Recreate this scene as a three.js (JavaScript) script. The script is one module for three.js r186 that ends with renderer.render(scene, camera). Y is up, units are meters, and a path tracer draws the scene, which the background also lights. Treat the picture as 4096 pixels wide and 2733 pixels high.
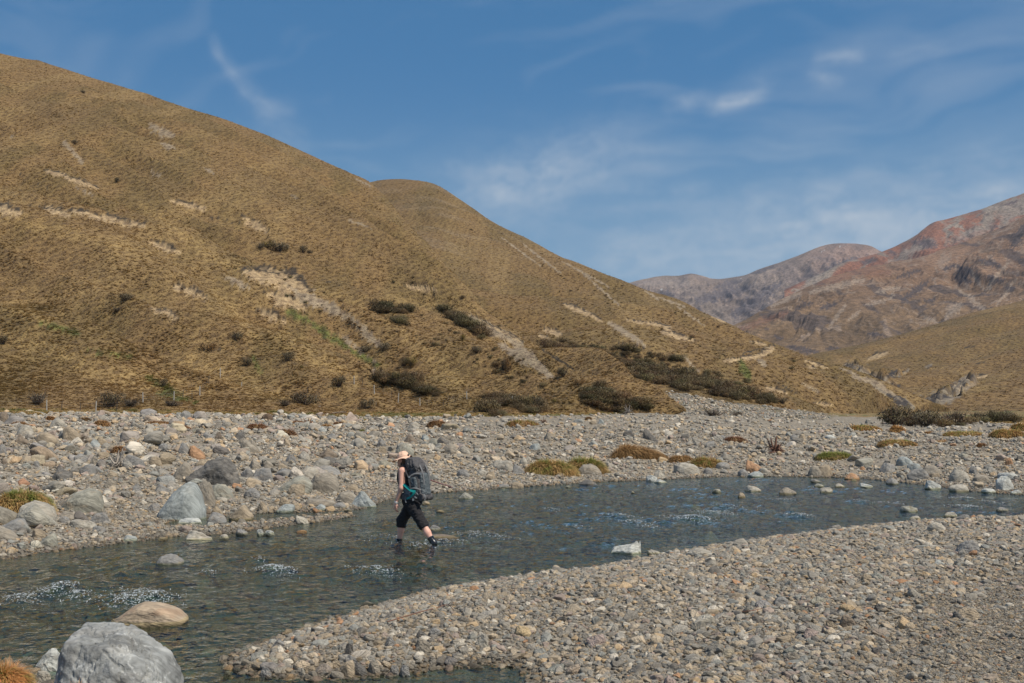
import * as THREE from 'three';
import { mergeGeometries, mergeVertices } from 'three/addons/utils/BufferGeometryUtils.js';
import { createNoise2D, createNoise3D } from 'simplex-noise';

// ------------------------------------------------------------------ camera, sky, sun, exposure
const scene = new THREE.Scene();
const CAM_H = 2.1, VFOV = 38, PITCH = Math.atan2(1673 - 1366.5, 3968.6);
const camera = new THREE.PerspectiveCamera(VFOV, 4096 / 2733, 0.1, 20000);
camera.position.set(0, CAM_H, 0);
camera.rotation.set(PITCH, 0, 0);
const renderer = new THREE.WebGLRenderer({ antialias: true });
renderer.toneMapping = THREE.LinearToneMapping;
renderer.toneMappingExposure = 1.0;
renderer.shadowMap.enabled = true;

const SUN_DIR = new THREE.Vector3(0.42, 0.80, 0.30).normalize();
const sun = new THREE.DirectionalLight(new THREE.Color(1.0, 0.92, 0.80), 4.6);
sun.position.copy(SUN_DIR).multiplyScalar(200);
sun.castShadow = true;
sun.shadow.camera.left = -120; sun.shadow.camera.right = 120; sun.shadow.camera.top = 120; sun.shadow.camera.bottom = -120;
sun.shadow.camera.far = 600; sun.shadow.mapSize.set(4096, 4096);
scene.add(sun, sun.target);
scene.fog = new THREE.FogExp2(new THREE.Color(0.60, 0.70, 0.90), 0.00003);

// ------------------------------------------------------------------ small maths
function rng(seed) { let s = seed >>> 0; return () => { s = (s + 0x6d2b79f5) | 0; let t = Math.imul(s ^ (s >>> 15), 1 | s); t = (t + Math.imul(t ^ (t >>> 7), 61 | t)) ^ t; return ((t ^ (t >>> 14)) >>> 0) / 4294967296; }; }
const n2 = createNoise2D(rng(11)), n3 = createNoise3D(rng(12));
const clamp = (x, a = 0, b = 1) => Math.min(b, Math.max(a, x)), lerp = (a, b, t) => a + (b - a) * t;
const sstep = (a, b, x) => { const t = clamp((x - a) / (b - a)); return t * t * (3 - 2 * t); };
const fbm2 = (x, y, o = 4) => { let s = 0, a = 0.5; for (let i = 0; i < o; i++) { s += a * n2(x, y); x = x * 2.03 + 17.1; y = y * 2.03 - 9.7; a *= 0.5; } return s; };
const fbm3 = (x, y, z, o = 3) => { let s = 0, a = 0.5; for (let i = 0; i < o; i++) { s += a * n3(x, y, z); x = x * 2.03 + 7.1; y = y * 2.03 - 3.7; z = z * 2.03 + 1.3; a *= 0.5; } return s; };
function table(xs, ys) { return (x) => { if (x <= xs[0]) return ys[0]; for (let i = 1; i < xs.length; i++) if (x <= xs[i]) { const t = (x - xs[i - 1]) / (xs[i] - xs[i - 1]); return ys[i - 1] + (ys[i] - ys[i - 1]) * t; } return ys[ys.length - 1]; }; }
// smooth curve through rows [key, a, b, ...]
function curve(rows) {
  const n = rows.length, k = rows[0].length - 1;
  const m = rows.map((r, i) => { const a = rows[Math.max(0, i - 1)], b = rows[Math.min(n - 1, i + 1)]; return Array.from({ length: k }, (_, c) => (b[c + 1] - a[c + 1]) / (b[0] - a[0])); });
  return (x) => {
    if (x <= rows[0][0]) return rows[0].slice(1).map((v, c) => v + m[0][c] * (x - rows[0][0]) * 0.6);
    if (x >= rows[n - 1][0]) return rows[n - 1].slice(1).map((v, c) => v + m[n - 1][c] * (x - rows[n - 1][0]) * 0.6);
    let i = 1; while (x > rows[i][0]) i++;
    const a = rows[i - 1], b = rows[i], h = b[0] - a[0], t = (x - a[0]) / h, t2 = t * t, t3 = t2 * t;
    return Array.from({ length: k }, (_, c) => (2 * t3 - 3 * t2 + 1) * a[c + 1] + (t3 - 2 * t2 + t) * h * m[i - 1][c] + (-2 * t3 + 3 * t2) * b[c + 1] + (t3 - t2) * h * m[i][c]);
  };
}
// photograph coordinates are 4096 wide; FOC is the focal length in the same unit
const FOC = 1366.5 / Math.tan((VFOV / 2) * Math.PI / 180), CP = Math.cos(PITCH), SP = Math.sin(PITCH);
function ray(u, v) { const xc = (u - 2048) / FOC, yc = -(v - 1366.5) / FOC; return [xc, yc * CP + SP, -(CP - yc * SP)]; }
function at(u, v, d) { const r = ray(u, v), k = d / -r[2]; return [r[0] * k, CAM_H + r[1] * k, -d]; }
function onLevel(u, v, y = 0) { const r = ray(u, v), k = (y - CAM_H) / r[1]; return [r[0] * k, y, r[2] * k]; }
function project(x, y, z) { const dy = y - CAM_H, f = dy * SP - z * CP, up = dy * CP + z * SP; return [2048 + (x / f) * FOC, 1366.5 - (up / f) * FOC]; }

const numbers = new Map();
function numbered(name) { const n = numbers.get(name) ?? 0; numbers.set(name, n + 1); return n ? name + '_' + String(n).padStart(3, '0') : name; }
function tag(o, label, category, group, kind) { if (label) o.userData.label = label; if (category) o.userData.category = category; if (group) o.userData.group = group; if (kind) o.userData.kind = kind; return o; }
function top(name, o) { o.name = numbered(name); o.castShadow = o.receiveShadow = true; scene.add(o); return o; }
function part(name, geo, mat, parent) { const m = new THREE.Mesh(geo, mat); m.name = name; m.castShadow = m.receiveShadow = true; parent.add(m); return m; }

// ------------------------------------------------------------------ the sky: deep blue with thin cirrus
{
  const W = 2048, H = 1024, data = new Float32Array(W * H * 4);
  const dirOf = (u, v) => { const r = ray(u, v), l = Math.hypot(...r); return [Math.atan2(r[0], -r[2]), Math.asin(r[1] / l)]; };
  const K = 4096 / 2350;
  // wisps: photo position of both ends, half width (degrees), strength
  const wisps = [[488, 85, 505, 130, .22, .15], [505, 130, 560, 205, .32, .22], [560, 205, 610, 245, .42, .20], [610, 245, 665, 250, .35, .22], [600, 270, 680, 320, .6, .12],
    [1640, 245, 1690, 232, .35, .42], [1690, 232, 1738, 220, .4, .40], [1540, 245, 1610, 222, .35, .2], [1885, 132, 1975, 128, .3, .3], [1870, 178, 1915, 186, .3, .22], [2060, 118, 2140, 116, .5, .12], [1730, 180, 1760, 182, .4, .12],
    [1040, 440, 1440, 355, 1.5, .24], [1120, 445, 1340, 392, 1.0, .2], [1080, 475, 1260, 472, .9, .16], [1340, 590, 1500, 605, 1.1, .2], [1560, 440, 1620, 425, .4, .14], [1500, 560, 2250, 480, 1.9, .2], [1900, 530, 2400, 500, 1.8, .28], [1560, 620, 1950, 560, 1.5, .14], [2270, 435, 2340, 430, .5, .24], [1900, 500, 2100, 540, .8, .14], [2240, 365, 2350, 370, .6, .12]]
    .map(([a, b, c, d, w, s]) => [...dirOf(a * K, b * K), ...dirOf(c * K, d * K), w * Math.PI / 180, s]);
  const grad = curve([[-5, .34, .46, .57], [0, .325, .455, .575], [4, .255, .40, .555], [8, .215, .37, .54], [13, .138, .29, .485], [18, .078, .218, .43], [24, .060, .190, .395], [40, .045, .15, .335], [90, .03, .105, .26]]);
  for (let row = 0; row < H; row++) {
    const el = ((row + 0.5) / H - 0.5) * Math.PI, y = Math.sin(el), g = grad(Math.max(-5, el * 180 / Math.PI));
    for (let col = 0; col < W; col++) {
      const ph = ((col + 0.5) / W - 0.5) * 2 * Math.PI, x = Math.cos(ph) * Math.cos(el), z = Math.sin(ph) * Math.cos(el), o = (row * W + col) * 4;
      let c = 0;
      if (y > 0) {
        const k = 1 / (y + 0.16), cx = x * k, cz = z * k;
        const wx = fbm2(cx * 1.1 + 3, cz * 1.1, 3) * 0.55, streak = fbm2((cx * 0.8 + cz * 0.35) * 1.5 + wx, (cz - 0.45 * cx) * 6 + wx * 3, 5), broad = fbm2(cx * 0.55 + 9, cz * 0.55 - 4, 3);
        c = clamp(streak * 0.55 + broad * 0.55 + 0.10, 0, 1) * 0.24 * sstep(0.02, 0.15, y);
        const az = Math.atan2(x, -z);
        if (Math.abs(az) < 0.75 && el < 0.6) {
          const q1 = fbm2(az * 14, el * 26 + 5, 3), q2 = fbm2(az * 14 + 40, el * 26 - 5, 3);
          for (const [a0, e0, a1, e1, w, s] of wisps) {
            const pa = az + q1 * w * .9, pe = el + q2 * w * .6, da = a1 - a0, de = e1 - e0, t = clamp(((pa - a0) * da + (pe - e0) * de) / (da * da + de * de));
            const r = Math.hypot(pa - a0 - da * t, pe - e0 - de * t) / w;
            if (r < 3.4) { const len = Math.hypot(da, de), al = t * len, ac = ((pa - a0) * de - (pe - e0) * da) / len, fib = fbm2(al * 22 + e0 * 90, ac * 150 + al * 14, 4); c += s * Math.exp(-r * r * 0.6) * clamp(0.72 + fib * .75 + q1 * .35, 0.1, 1.3) * (1 - .35 * Math.abs(2 * t - 1)); }
          }
        }
      }
      c = clamp(c, 0, 0.85);
      data[o] = lerp(g[0], .62, c); data[o + 1] = lerp(g[1], .66, c); data[o + 2] = lerp(g[2], .70, c); data[o + 3] = 1;
      if (y <= 0) { data[o] = .2; data[o + 1] = .17; data[o + 2] = .13; }
    }
  }
  const t = new THREE.DataTexture(data, W, H, THREE.RGBAFormat, THREE.FloatType);
  t.mapping = THREE.EquirectangularReflectionMapping; t.magFilter = THREE.LinearFilter; t.needsUpdate = true;
  scene.background = t; scene.environment = t;
}

// ------------------------------------------------------------------ tiling textures
function perlinTile(seed) {
  const r = rng(seed), G = Array.from({ length: 256 }, () => { const a = r() * 6.2832; return [Math.cos(a), Math.sin(a)]; }), P = Array.from({ length: 256 }, (_, i) => i);
  for (let i = 255; i > 0; i--) { const j = Math.floor(r() * (i + 1)); [P[i], P[j]] = [P[j], P[i]]; }
  const f = (t) => t * t * t * (t * (t * 6 - 15) + 10);
  return (x, y, per) => {
    const xi = Math.floor(x), yi = Math.floor(y), fx = x - xi, fy = y - yi, w = (a) => ((a % per) + per) % per;
    const g = (i, j, dx, dy) => { const q = G[P[(w(i) + P[w(j) & 255]) & 255]]; return q[0] * dx + q[1] * dy; };
    return lerp(lerp(g(xi, yi, fx, fy), g(xi + 1, yi, fx - 1, fy), f(fx)), lerp(g(xi, yi + 1, fx, fy - 1), g(xi + 1, yi + 1, fx - 1, fy - 1), f(fx)), f(fy)) * 1.5;
  };
}
function texture(size, srgb, fn) {
  const d = new Uint8Array(size * size * 4);
  for (let y = 0; y < size; y++) for (let x = 0; x < size; x++) { const c = fn(x / size, y / size), o = (y * size + x) * 4; for (let k = 0; k < 3; k++) d[o + k] = clamp(c[k]) * 255; d[o + 3] = 255; }
  const t = new THREE.DataTexture(d, size, size); t.wrapS = t.wrapT = THREE.RepeatWrapping; t.magFilter = THREE.LinearFilter; t.minFilter = THREE.LinearMipmapLinearFilter;
  if (srgb) t.colorSpace = THREE.SRGBColorSpace; t.needsUpdate = true; return t;
}
const pt = perlinTile(5), pt2 = perlinTile(6);
const pf = (p, x, y, base, o) => { let s = 0, a = 0.5, k = base; for (let i = 0; i < o; i++) { s += a * p(x * k + i * 3.3, y * k + i * 1.7, k); k *= 2; a *= 0.5; } return s; };
const rockMap = texture(512, true, (x, y) => { const a = pf(pt, x, y, 4, 6), b = pf(pt2, x, y, 16, 4), v = Math.abs(pf(pt2, x, y, 3, 4)), vein = v < 0.012 ? 0.22 * (1 - v / 0.012) * clamp(pf(pt, x, y, 5, 2) * 3 + .3) : 0; const l = 0.88 + a * 0.22 + b * 0.20 + vein; return [l, l * 0.995, l * 0.985]; });
const rockBump = texture(512, false, (x, y) => { const l = 0.5 + pf(pt, x, y, 6, 7) * 0.6 + Math.abs(pf(pt2, x, y, 5, 4)) * 0.3; return [l, l, l]; });
const soilMap = texture(512, true, (x, y) => { const l = 0.86 + pf(pt, x, y, 8, 6) * 0.35 + pf(pt2, x, y, 64, 2) * 0.35; return [l, l, l * 0.98]; });
const soilBump = texture(512, false, (x, y) => { const l = 0.5 + pf(pt, x, y, 8, 6) * 0.45 + pf(pt2, x, y, 48, 3) * 0.5; return [l, l, l]; });
const turfMap = texture(512, true, (x, y) => { const a = pf(pt, x, y, 6, 5), b = pf(pt2, x, y, 32, 3), l = 0.84 + a * 0.4 + b * 0.42; return [l, l * (0.99 + a * .04), l * 0.97]; });
const turfBump = texture(512, false, (x, y) => { const l = 0.5 + pf(pt2, x, y, 24, 5) * 0.9; return [l, l, l]; });
const fabricBump = texture(256, false, (x, y) => { const l = 0.5 + pf(pt, x, y, 5, 5) * 0.8; return [l, l, l]; });
const rippleBump = texture(512, false, (x, y) => { const l = 0.5 + (0.35 - Math.abs(pf(pt, x, y, 5, 4))) * 0.6 + pf(pt2, x, y, 12, 5) * 0.55; return [l, l, l]; });
function std(o) { return new THREE.MeshStandardMaterial({ roughness: 1, metalness: 0, ...o }); }
const rgb = (r, g, b) => new THREE.Color().setRGB(r, g, b);

// ------------------------------------------------------------------ the river's outline (shorelines found on the water level)
const nearShore = [[-2400, 2420], [-800, 2560], [0, 2655], [120, 2690], [230, 2760], [350, 2860], [700, 2960], [1500, 2960], [1900, 2860], [2150, 2730], [2090, 2672], [1923, 2656], [1770, 2672], [1637, 2692], [1351, 2716], [1168, 2716], [1040, 2703], [930, 2668], [900, 2640], [1000, 2592], [1150, 2545], [1330, 2482], [1480, 2437], [1680, 2377], [1900, 2340], [2050, 2315], [2300, 2288], [2550, 2243], [2750, 2205], [2950, 2175], [3200, 2142], [3500, 2108], [3700, 2095], [4096, 2085], [4600, 2075], [6000, 2055]];
const farShore = [[6000, 1975], [4600, 1986], [4096, 1982], [3900, 1966], [3750, 1945], [3600, 1930], [3430, 1912], [3250, 1909], [3000, 1907], [2800, 1912], [2600, 1922], [2400, 1928], [2250, 1938], [2100, 1948], [1900, 1962], [1780, 1970], [1700, 1978], [1600, 1990], [1520, 2006], [1480, 2030], [1400, 2042], [1250, 2050], [1100, 2050], [950, 2060], [800, 2074], [680, 2087], [640, 2099], [700, 2108], [850, 2106], [1000, 2092], [1200, 2073], [1390, 2057], [1412, 2066], [1300, 2087], [1100, 2108], [1000, 2121], [900, 2136], [760, 2144], [640, 2152], [500, 2172], [400, 2186], [240, 2202], [100, 2223], [0, 2240], [-400, 2290], [-2400, 2350]];
const shore = [...nearShore.map((p) => [...p, 0]), ...farShore.map((p) => [...p, 1])].map(([u, v, side]) => { const p = onLevel(u, v); return [p[0], p[2], side]; });
// signed distance to the water's edge (land positive) and which bank is the nearest
function shoreAt(x, z) {
  let best = 1e9, side = 0, inside = false;
  for (let i = 0, j = shore.length - 1; i < shore.length; j = i++) {
    const a = shore[j], b = shore[i];
    if ((a[1] > z) !== (b[1] > z) && x < ((b[0] - a[0]) * (z - a[1])) / (b[1] - a[1]) + a[0]) inside = !inside;
    const dx = b[0] - a[0], dz = b[1] - a[1], t = clamp(((x - a[0]) * dx + (z - a[1]) * dz) / (dx * dx + dz * dz)), q = (x - a[0] - dx * t) ** 2 + (z - a[1] - dz * t) ** 2;
    if (q < best) { best = q; side = i === 0 || a[2] !== b[2] ? (-z > 20 ? 1 : 0) : b[2]; }
  }
  const s = Math.sqrt(best);
  return { s: inside ? -s : s, side };
}
const bankLeft = table([0, 2, 6, 10, 16, 30, 50, 72, 84, 100, 200, 400], [0, .20, .58, .95, 1.32, 1.72, 2.08, 2.42, 2.6, 3.2, 4, 6]);
const bankMid = table([0, 2, 8, 20, 40, 70, 90, 120, 250, 400], [0, .2, .6, 1.12, 1.62, 2.1, 2.5, 3.1, 5, 8]);
const bankRight = table([0, 3, 12, 30, 60, 100, 140, 200, 330, 420], [0, .22, .5, .72, .95, 1.45, 1.95, 2.7, 4.2, 5]);
const ford = onLevel(1640, 2168);   // the shoal the hiker wades on
function heightOf(x, z, sh = shoreAt(x, z)) {
  const s = sh.s, rough = fbm2(x * 0.22, z * 0.22, 3) * 0.32 * sstep(1, 9, s) + fbm2(x * 1.1 + 5, z * 1.1, 3) * 0.07 * sstep(0.1, 2, Math.abs(s));
  if (s < 0) { const bed = -0.42 * (1 - Math.exp(s / 1.5)) + (rough + 0.10 * fbm2(x * 0.7, z * 0.7, 2)) * sstep(0, 1.2, -s) * 0.8, w = Math.exp(-((x - ford[0]) ** 2 + (z - ford[2]) ** 2) / 1.4); return lerp(bed, Math.max(bed, -0.205), w); }
  if (sh.side === 0) return 0.40 * (1 - Math.exp(-s / 1.7)) + rough * 0.5;
  const q = x / Math.max(1, -z), l = sstep(-0.05, -0.32, q), r = sstep(0.12, 0.38, q), c = 1 - l - r;
  const far = clamp((-z - 100) / 80) * (fbm2(x * .03, z * .03, 3) * 1.0);
  return bankLeft(s) * l + bankMid(s) * Math.max(0, c) + bankRight(s) * r + rough + far * .5;
}
function groundHit(u, v, water = true, far = 400) {
  const r = ray(u, v), step = (d) => [r[0] / -r[2] * d, CAM_H + r[1] / -r[2] * d, -d], under = (d) => { const p = step(d); return p[1] - Math.max(heightOf(p[0], p[2]), water ? 0 : -9); };
  let a = 4; for (let d = 4; d < far; d *= 1.012) { if (under(d) < 0) { let lo = a, hi = d; for (let i = 0; i < 18; i++) { const m = (lo + hi) / 2; if (under(m) < 0) hi = m; else lo = m; } return step(hi); } a = d; }
  return step(far);
}

// ------------------------------------------------------------------ near ground: gravel bar, river bed, gravel bank and grass flat out of one grid
const grassEdge = table([-3000, 0, 900, 1400, 1900, 2350, 2600, 3400, 3700, 4096, 5500], [88, 92, 94, 98, 110, 118, 150, 190, 150, 120, 110]);
function grassAmount(x, z) { const d = -z, u = 2048 + x / d * FOC, e = grassEdge(u) * (1 + 0.07 * fbm2(x * 0.05, z * 0.05, 3) + 0.03 * n2(x * .4, z * .4)); return sstep(e - 1.2, e + 1.2, d); }
const nearSheets = {};
const hashp2 = (x, y) => { const s = Math.sin(x * 127.1 + y * 311.7) * 43758.5453; return s - Math.floor(s); };
{
  const NQ = 520, ND = 390, q0 = -0.95, q1 = 0.95, d0 = 2.2, d1 = 380, pos = [], col = [], uv = [], info = [];
  for (let j = 0; j <= ND; j++) for (let i = 0; i <= NQ; i++) {
    const d = d0 * Math.pow(d1 / d0, j / ND), q = lerp(q0, q1, i / NQ), x = q * d, z = -d, sh = shoreAt(x, z), y = heightOf(x, z, sh);
    pos.push(x, y, z); uv.push(x / 1.6, z / 1.6); info.push(sh.s < 0 ? 2 : sh.side);
    const g = sh.side === 1 && sh.s > 0 ? grassAmount(x, z) : 0, n = fbm2(x * .5, z * .5, 3), n1 = fbm2(x * 0.06, z * 0.06, 3);
    const hz = (hashp2(i, j) - .5) * .05; let c = [.33 + n * .06 + hz, .282 + n * .05 + hz, .222 + n * .04 + hz];
    if (sh.s < 0) { const k = sstep(0, 1.2, -sh.s); const w = fbm2(x * .35, z * .35, 3); c = [lerp(.21, .10 + w * .045, k), lerp(.155, .106 + w * .055, k), lerp(.09, .068 + w * .015, k)]; }
    else { if (sh.side === 0) { const fs = sstep(2900, 3700, 2048 + x / d * FOC - (d - 7) * 130); c = c.map((v, m) => v * (1 + fs * [.25, .2, .12][m])); } const wet = 1 - 0.45 * (1 - sstep(0.02, 0.09, y)); c = c.map((k) => k * wet); }
    if (g > 0) { const gr = sstep(.02, .3, n1 + .3 * n), t = [lerp(.30, .15, gr), lerp(.20, .15, gr), lerp(.085, .045, gr)]; c = c.map((k, m) => lerp(k, t[m] * (1 + n * .4), g)); }
    col.push(...c);
  }
  const geo = new THREE.BufferGeometry(); geo.setAttribute('position', new THREE.Float32BufferAttribute(pos, 3)); geo.setAttribute('uv', new THREE.Float32BufferAttribute(uv, 2)); geo.setAttribute('color', new THREE.Float32BufferAttribute(col, 3));
  const lists = [[], [], []];
  for (let j = 0; j < ND; j++) for (let i = 0; i < NQ; i++) { const a = j * (NQ + 1) + i, b = a + 1, c = a + NQ + 1, e = c + 1; const k = Math.max(...[a, b, c, e].map((m) => info[m])) === 2 && [a, b, c, e].every((m) => info[m] === 2) ? 2 : [a, b, c, e].map((m) => info[m]).find((m) => m !== 2) ?? 2; lists[k].push(a, b, e, a, e, c); }
  geo.setIndex(lists.flat()); geo.computeVertexNormals();
  const mat = std({ vertexColors: true, map: soilMap, bumpMap: soilBump, bumpScale: 0.02 });
  ['gravel_bar', 'gravel_bank', 'river_bed'].forEach((name, k) => {   // each keeps only its own vertices
    const remap = new Map(), idx = lists[k].map((v) => { if (!remap.has(v)) remap.set(v, remap.size); return remap.get(v); }), g = new THREE.BufferGeometry();
    for (const [n, w] of [['position', 3], ['normal', 3], ['uv', 2], ['color', 3]]) { const src = geo.attributes[n].array, dst = new Float32Array(remap.size * w); for (const [o, t] of remap) for (let c = 0; c < w; c++) dst[t * w + c] = src[o * w + c]; g.setAttribute(n, new THREE.BufferAttribute(dst, w)); }
    g.setIndex(idx); nearSheets[name] = top(name, new THREE.Mesh(g, mat));
  });
  tag(nearSheets.gravel_bar, 'grey and tan gravel bar on the near side of the river, lower right', 'gravel bar', null, 'structure');
  tag(nearSheets.gravel_bank, 'wide stony bank rising from the far side of the river to the grass', 'river bank', null, 'structure');
  tag(nearSheets.river_bed, 'brown stony bed under the shallow river', 'river bed', null, 'structure');
  const base = top('ground', new THREE.Mesh(new THREE.CircleGeometry(12000, 64).rotateX(-Math.PI / 2), std({ color: rgb(.2, .15, .08) }))); base.position.y = -2.5;
  tag(base, 'brown valley ground under the hills', 'ground', null, 'structure');
}
// ------------------------------------------------------------------ hills and mountains: each a sheet from its foot to its ridge and down behind
const K2 = 4096 / 2350;   // outlines below were read off at 2350 wide
const turfMat = std({ vertexColors: true, map: turfMap, bumpMap: turfBump, bumpScale: 0.12 });
const rockHillMat = std({ vertexColors: true, map: soilMap, bumpMap: soilBump, bumpScale: 1.5 });
function hill({ foot, ridge, nu, nt, S, disp, color, mat, uvScale, name, label, footY, drop = 0.5, edge = 0.85, wide = 0, fall = [.83, .55] }) {
  const conv = (rows, onGround) => rows.map(([u, v, d]) => { const p = at(u * K2, v * K2, d); let y = p[1]; if (onGround) y = heightOf(p[0], p[2]) - 0.35; return [p[0] / d, y, d]; });
  const F = conv(foot, footY), R = conv(ridge), fc = curve(F), rc = curve(R), qa = R[0][0] - wide, qb = R[R.length - 1][0] + wide;
  const raw = (q, t) => { const [yf, df] = fc(q), [yr, dr] = rc(q); if (t <= 1) return [q, lerp(yf, yr, S(t)), lerp(df, dr, t)]; const b = (t - 1) / 0.3; return [q, yr - (yr * drop) * b * b - 0.04 * (dr - df) * b, dr + (dr - df) * 0.5 * b]; };
  const P = (q, t) => { const [, y, d] = raw(q, t), x = q * d, z = -d; const w = sstep(0, .1, t) * (1 - edge * sstep(.8, 1, t)); return [x, y + (disp ? disp(x, y, z, t, q) * w : 0), z]; };
  const pos = [], col = [], uv = [], bare = new Float32Array((nu + 1) * (nt + 1));
  for (let j = 0; j <= nt; j++) for (let i = 0; i <= nu; i++) {
    const t = j / nt * 1.3, q = lerp(qa, qb, i / nu), p = P(q, t); pos.push(...p);
    uv.push((p[0] * fall[1] - p[2] * fall[0]) / uvScale, ((p[0] * fall[0] + p[2] * fall[1]) * .87 - p[1] * .5) / uvScale);
  }
  const geo = new THREE.BufferGeometry(); geo.setAttribute('position', new THREE.Float32BufferAttribute(pos, 3)); geo.setAttribute('uv', new THREE.Float32BufferAttribute(uv, 2));
  const idx = []; for (let j = 0; j < nt; j++) for (let i = 0; i < nu; i++) { const a = j * (nu + 1) + i, b = a + 1, c = a + nu + 1, e = c + 1; idx.push(a, b, e, a, e, c); }
  geo.setIndex(idx); geo.computeVertexNormals();
  const N = geo.attributes.normal.array;
  for (let k = 0; k < bare.length; k++) { const x = pos[k * 3], y = pos[k * 3 + 1], z = pos[k * 3 + 2], uvp = project(x, y, z), c = color(x, y, z, N[k * 3 + 1], uvp[0] / K2, uvp[1] / K2); col.push(c[0], c[1], c[2]); bare[k] = c[3] ?? 0; }
  geo.setAttribute('color', new THREE.Float32BufferAttribute(col, 3));
  const mesh = tag(top(name, new THREE.Mesh(geo, mat)), label, name, null, 'structure');
  const hit = (u, v) => {   // the point of the sheet seen at that place (2350 wide)
    const r = ray(u * K2, v * K2), q = r[0] / -r[2], sl = r[1] / -r[2]; let pt = 0;
    for (let t = 0.0; t <= 1; t += 0.004) { const p = P(q, t); if ((p[1] - CAM_H) >= sl * -p[2]) { let lo = pt, hi = t; for (let k = 0; k < 12; k++) { const m = (lo + hi) / 2, pm = P(q, m); if (pm[1] - CAM_H >= sl * -pm[2]) hi = m; else lo = m; } return P(q, hi); } pt = t; }
    return P(q, 0.98);
  };
  const heightAt = (x, z) => { const d = -z, q = x / d, [, df] = fc(q), [, dr] = rc(q), t = (d - df) / (dr - df); return t < 0 || t > 1 || q < qa || q > qb ? -1e3 : P(q, t)[1]; };
  return { mesh, geo, P, hit, heightAt, nu, nt, qa, qb, bare, pos, N };
}
// a patch list entry: [u1, v1, u2, v2, half width, kind]; distance to it in the photograph's pixels
function patches(list) { return (u, v, wob) => { let best = null, bd = 1.4; for (const p of list) { const dx = p[2] - p[0], dy = p[3] - p[1]; if (u < Math.min(p[0], p[2]) - 30 || u > Math.max(p[0], p[2]) + 30 || v < Math.min(p[1], p[3]) - 30 || v > Math.max(p[1], p[3]) + 30) continue; const t = clamp(((u - p[0]) * dx + (v - p[1]) * dy) / (dx * dx + dy * dy)), ox = u - p[0] - dx * t, oy = v - p[1] - dy * t, w = p[4] * (p[5] === 'soil' ? 1.2 : p[5] === 'scree' && p[4] < 6 ? .75 : 1) * (1 - 0.5 * Math.abs(2 * t - 1)) * (1 + wob); const r = Math.hypot(ox, oy) / w; if (r < bd) { bd = r; best = { r, kind: p[5], up: oy / w }; } } return best; }; }
const SOIL = [.50, .36, .205], SCREE = [.36, .28, .19], HUMUS_SHADE = [.055, .042, .028], GREENC = [.13, .15, .035], ROCK = [.31, .255, .19];  // the darkest is topsoil brown that also paints in overhang shade
const hashp = (x, y) => { const s = Math.sin(x * 127.1 + y * 311.7) * 43758.5453; return s - Math.floor(s); };
// grass tint shared by the near hills: straw, olive, and fine contour-following terraces. a runs along the contour, b down the slope
function turfColor(x, y, z, ny, bright = 1) {
  const a = x * .55 - z * .83, big = fbm2(x * .009 + 4, z * .009, 3), mid = fbm2(x * .045, y * .06 + z * .03, 3), fine = fbm2(a * .35, y * 1.5 + x * .1, 3), grit = n2(x * 2.1 + y, z * 2.1);
  const tern = clamp(fbm2(a * 0.11 + 31, y * .75 + mid * 2, 3) * 2.1 - 0.55) * clamp(big * 2 + mid * 1.5 + .35);
  const ol = sstep(-.25, .45, mid + big * .7), st = sstep(.05, .5, fbm2(x * .03 - 20, y * .05 + z * .02, 3) - big * .3);
  let c = [lerp(.298, .248, ol), lerp(.190, .168, ol), lerp(.080, .067, ol)];
  c = [lerp(c[0], .37, st * .7), lerp(c[1], .25, st * .7), lerp(c[2], .108, st * .7)];
  const k = bright * .89 * (1 + fine * .16 + grit * .05) * (1 - tern * .6);
  return c.map((v) => v * k);
}
function withPatch(c, p, x, y, z, dens = 1) {
  if (!p) return [...c, 0];
  const n = fbm2(x * .35 + 5, y * .5 + z * .35, 3), r = p.r + n * .75;
  if (p.kind === 'green') { const k = sstep(1, .35, r) * .9; return [...c.map((v, i) => lerp(v, GREENC[i] * (1 + n), k)), 0]; }
  if (p.kind === 'dark') { const k = sstep(1, .4, r); return [...c.map((v, i) => lerp(v, HUMUS_SHADE[i], k)), k]; }
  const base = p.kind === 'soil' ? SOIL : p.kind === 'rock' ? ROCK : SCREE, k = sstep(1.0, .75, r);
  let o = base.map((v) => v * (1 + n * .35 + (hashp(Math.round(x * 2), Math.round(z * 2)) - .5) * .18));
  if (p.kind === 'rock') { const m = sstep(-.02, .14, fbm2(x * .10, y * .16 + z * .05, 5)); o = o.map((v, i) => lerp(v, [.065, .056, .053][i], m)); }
  if (p.kind === 'soil') { const lipShade = sstep(.55, .8, r) * sstep(1.45, 1.2, r) * sstep(-.25, -.5, p.up); if (lipShade > 0) return [...lerp3(c.map((v, i) => lerp(v, o[i], k)), HUMUS_SHADE, lipShade * .95), 1]; }  // dark topsoil band at the slip top, turf overhang shade painted into it
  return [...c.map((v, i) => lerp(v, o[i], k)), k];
}
function lerp3(a, b, t) { return a.map((v, i) => lerp(v, b[i], t)); }

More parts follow.
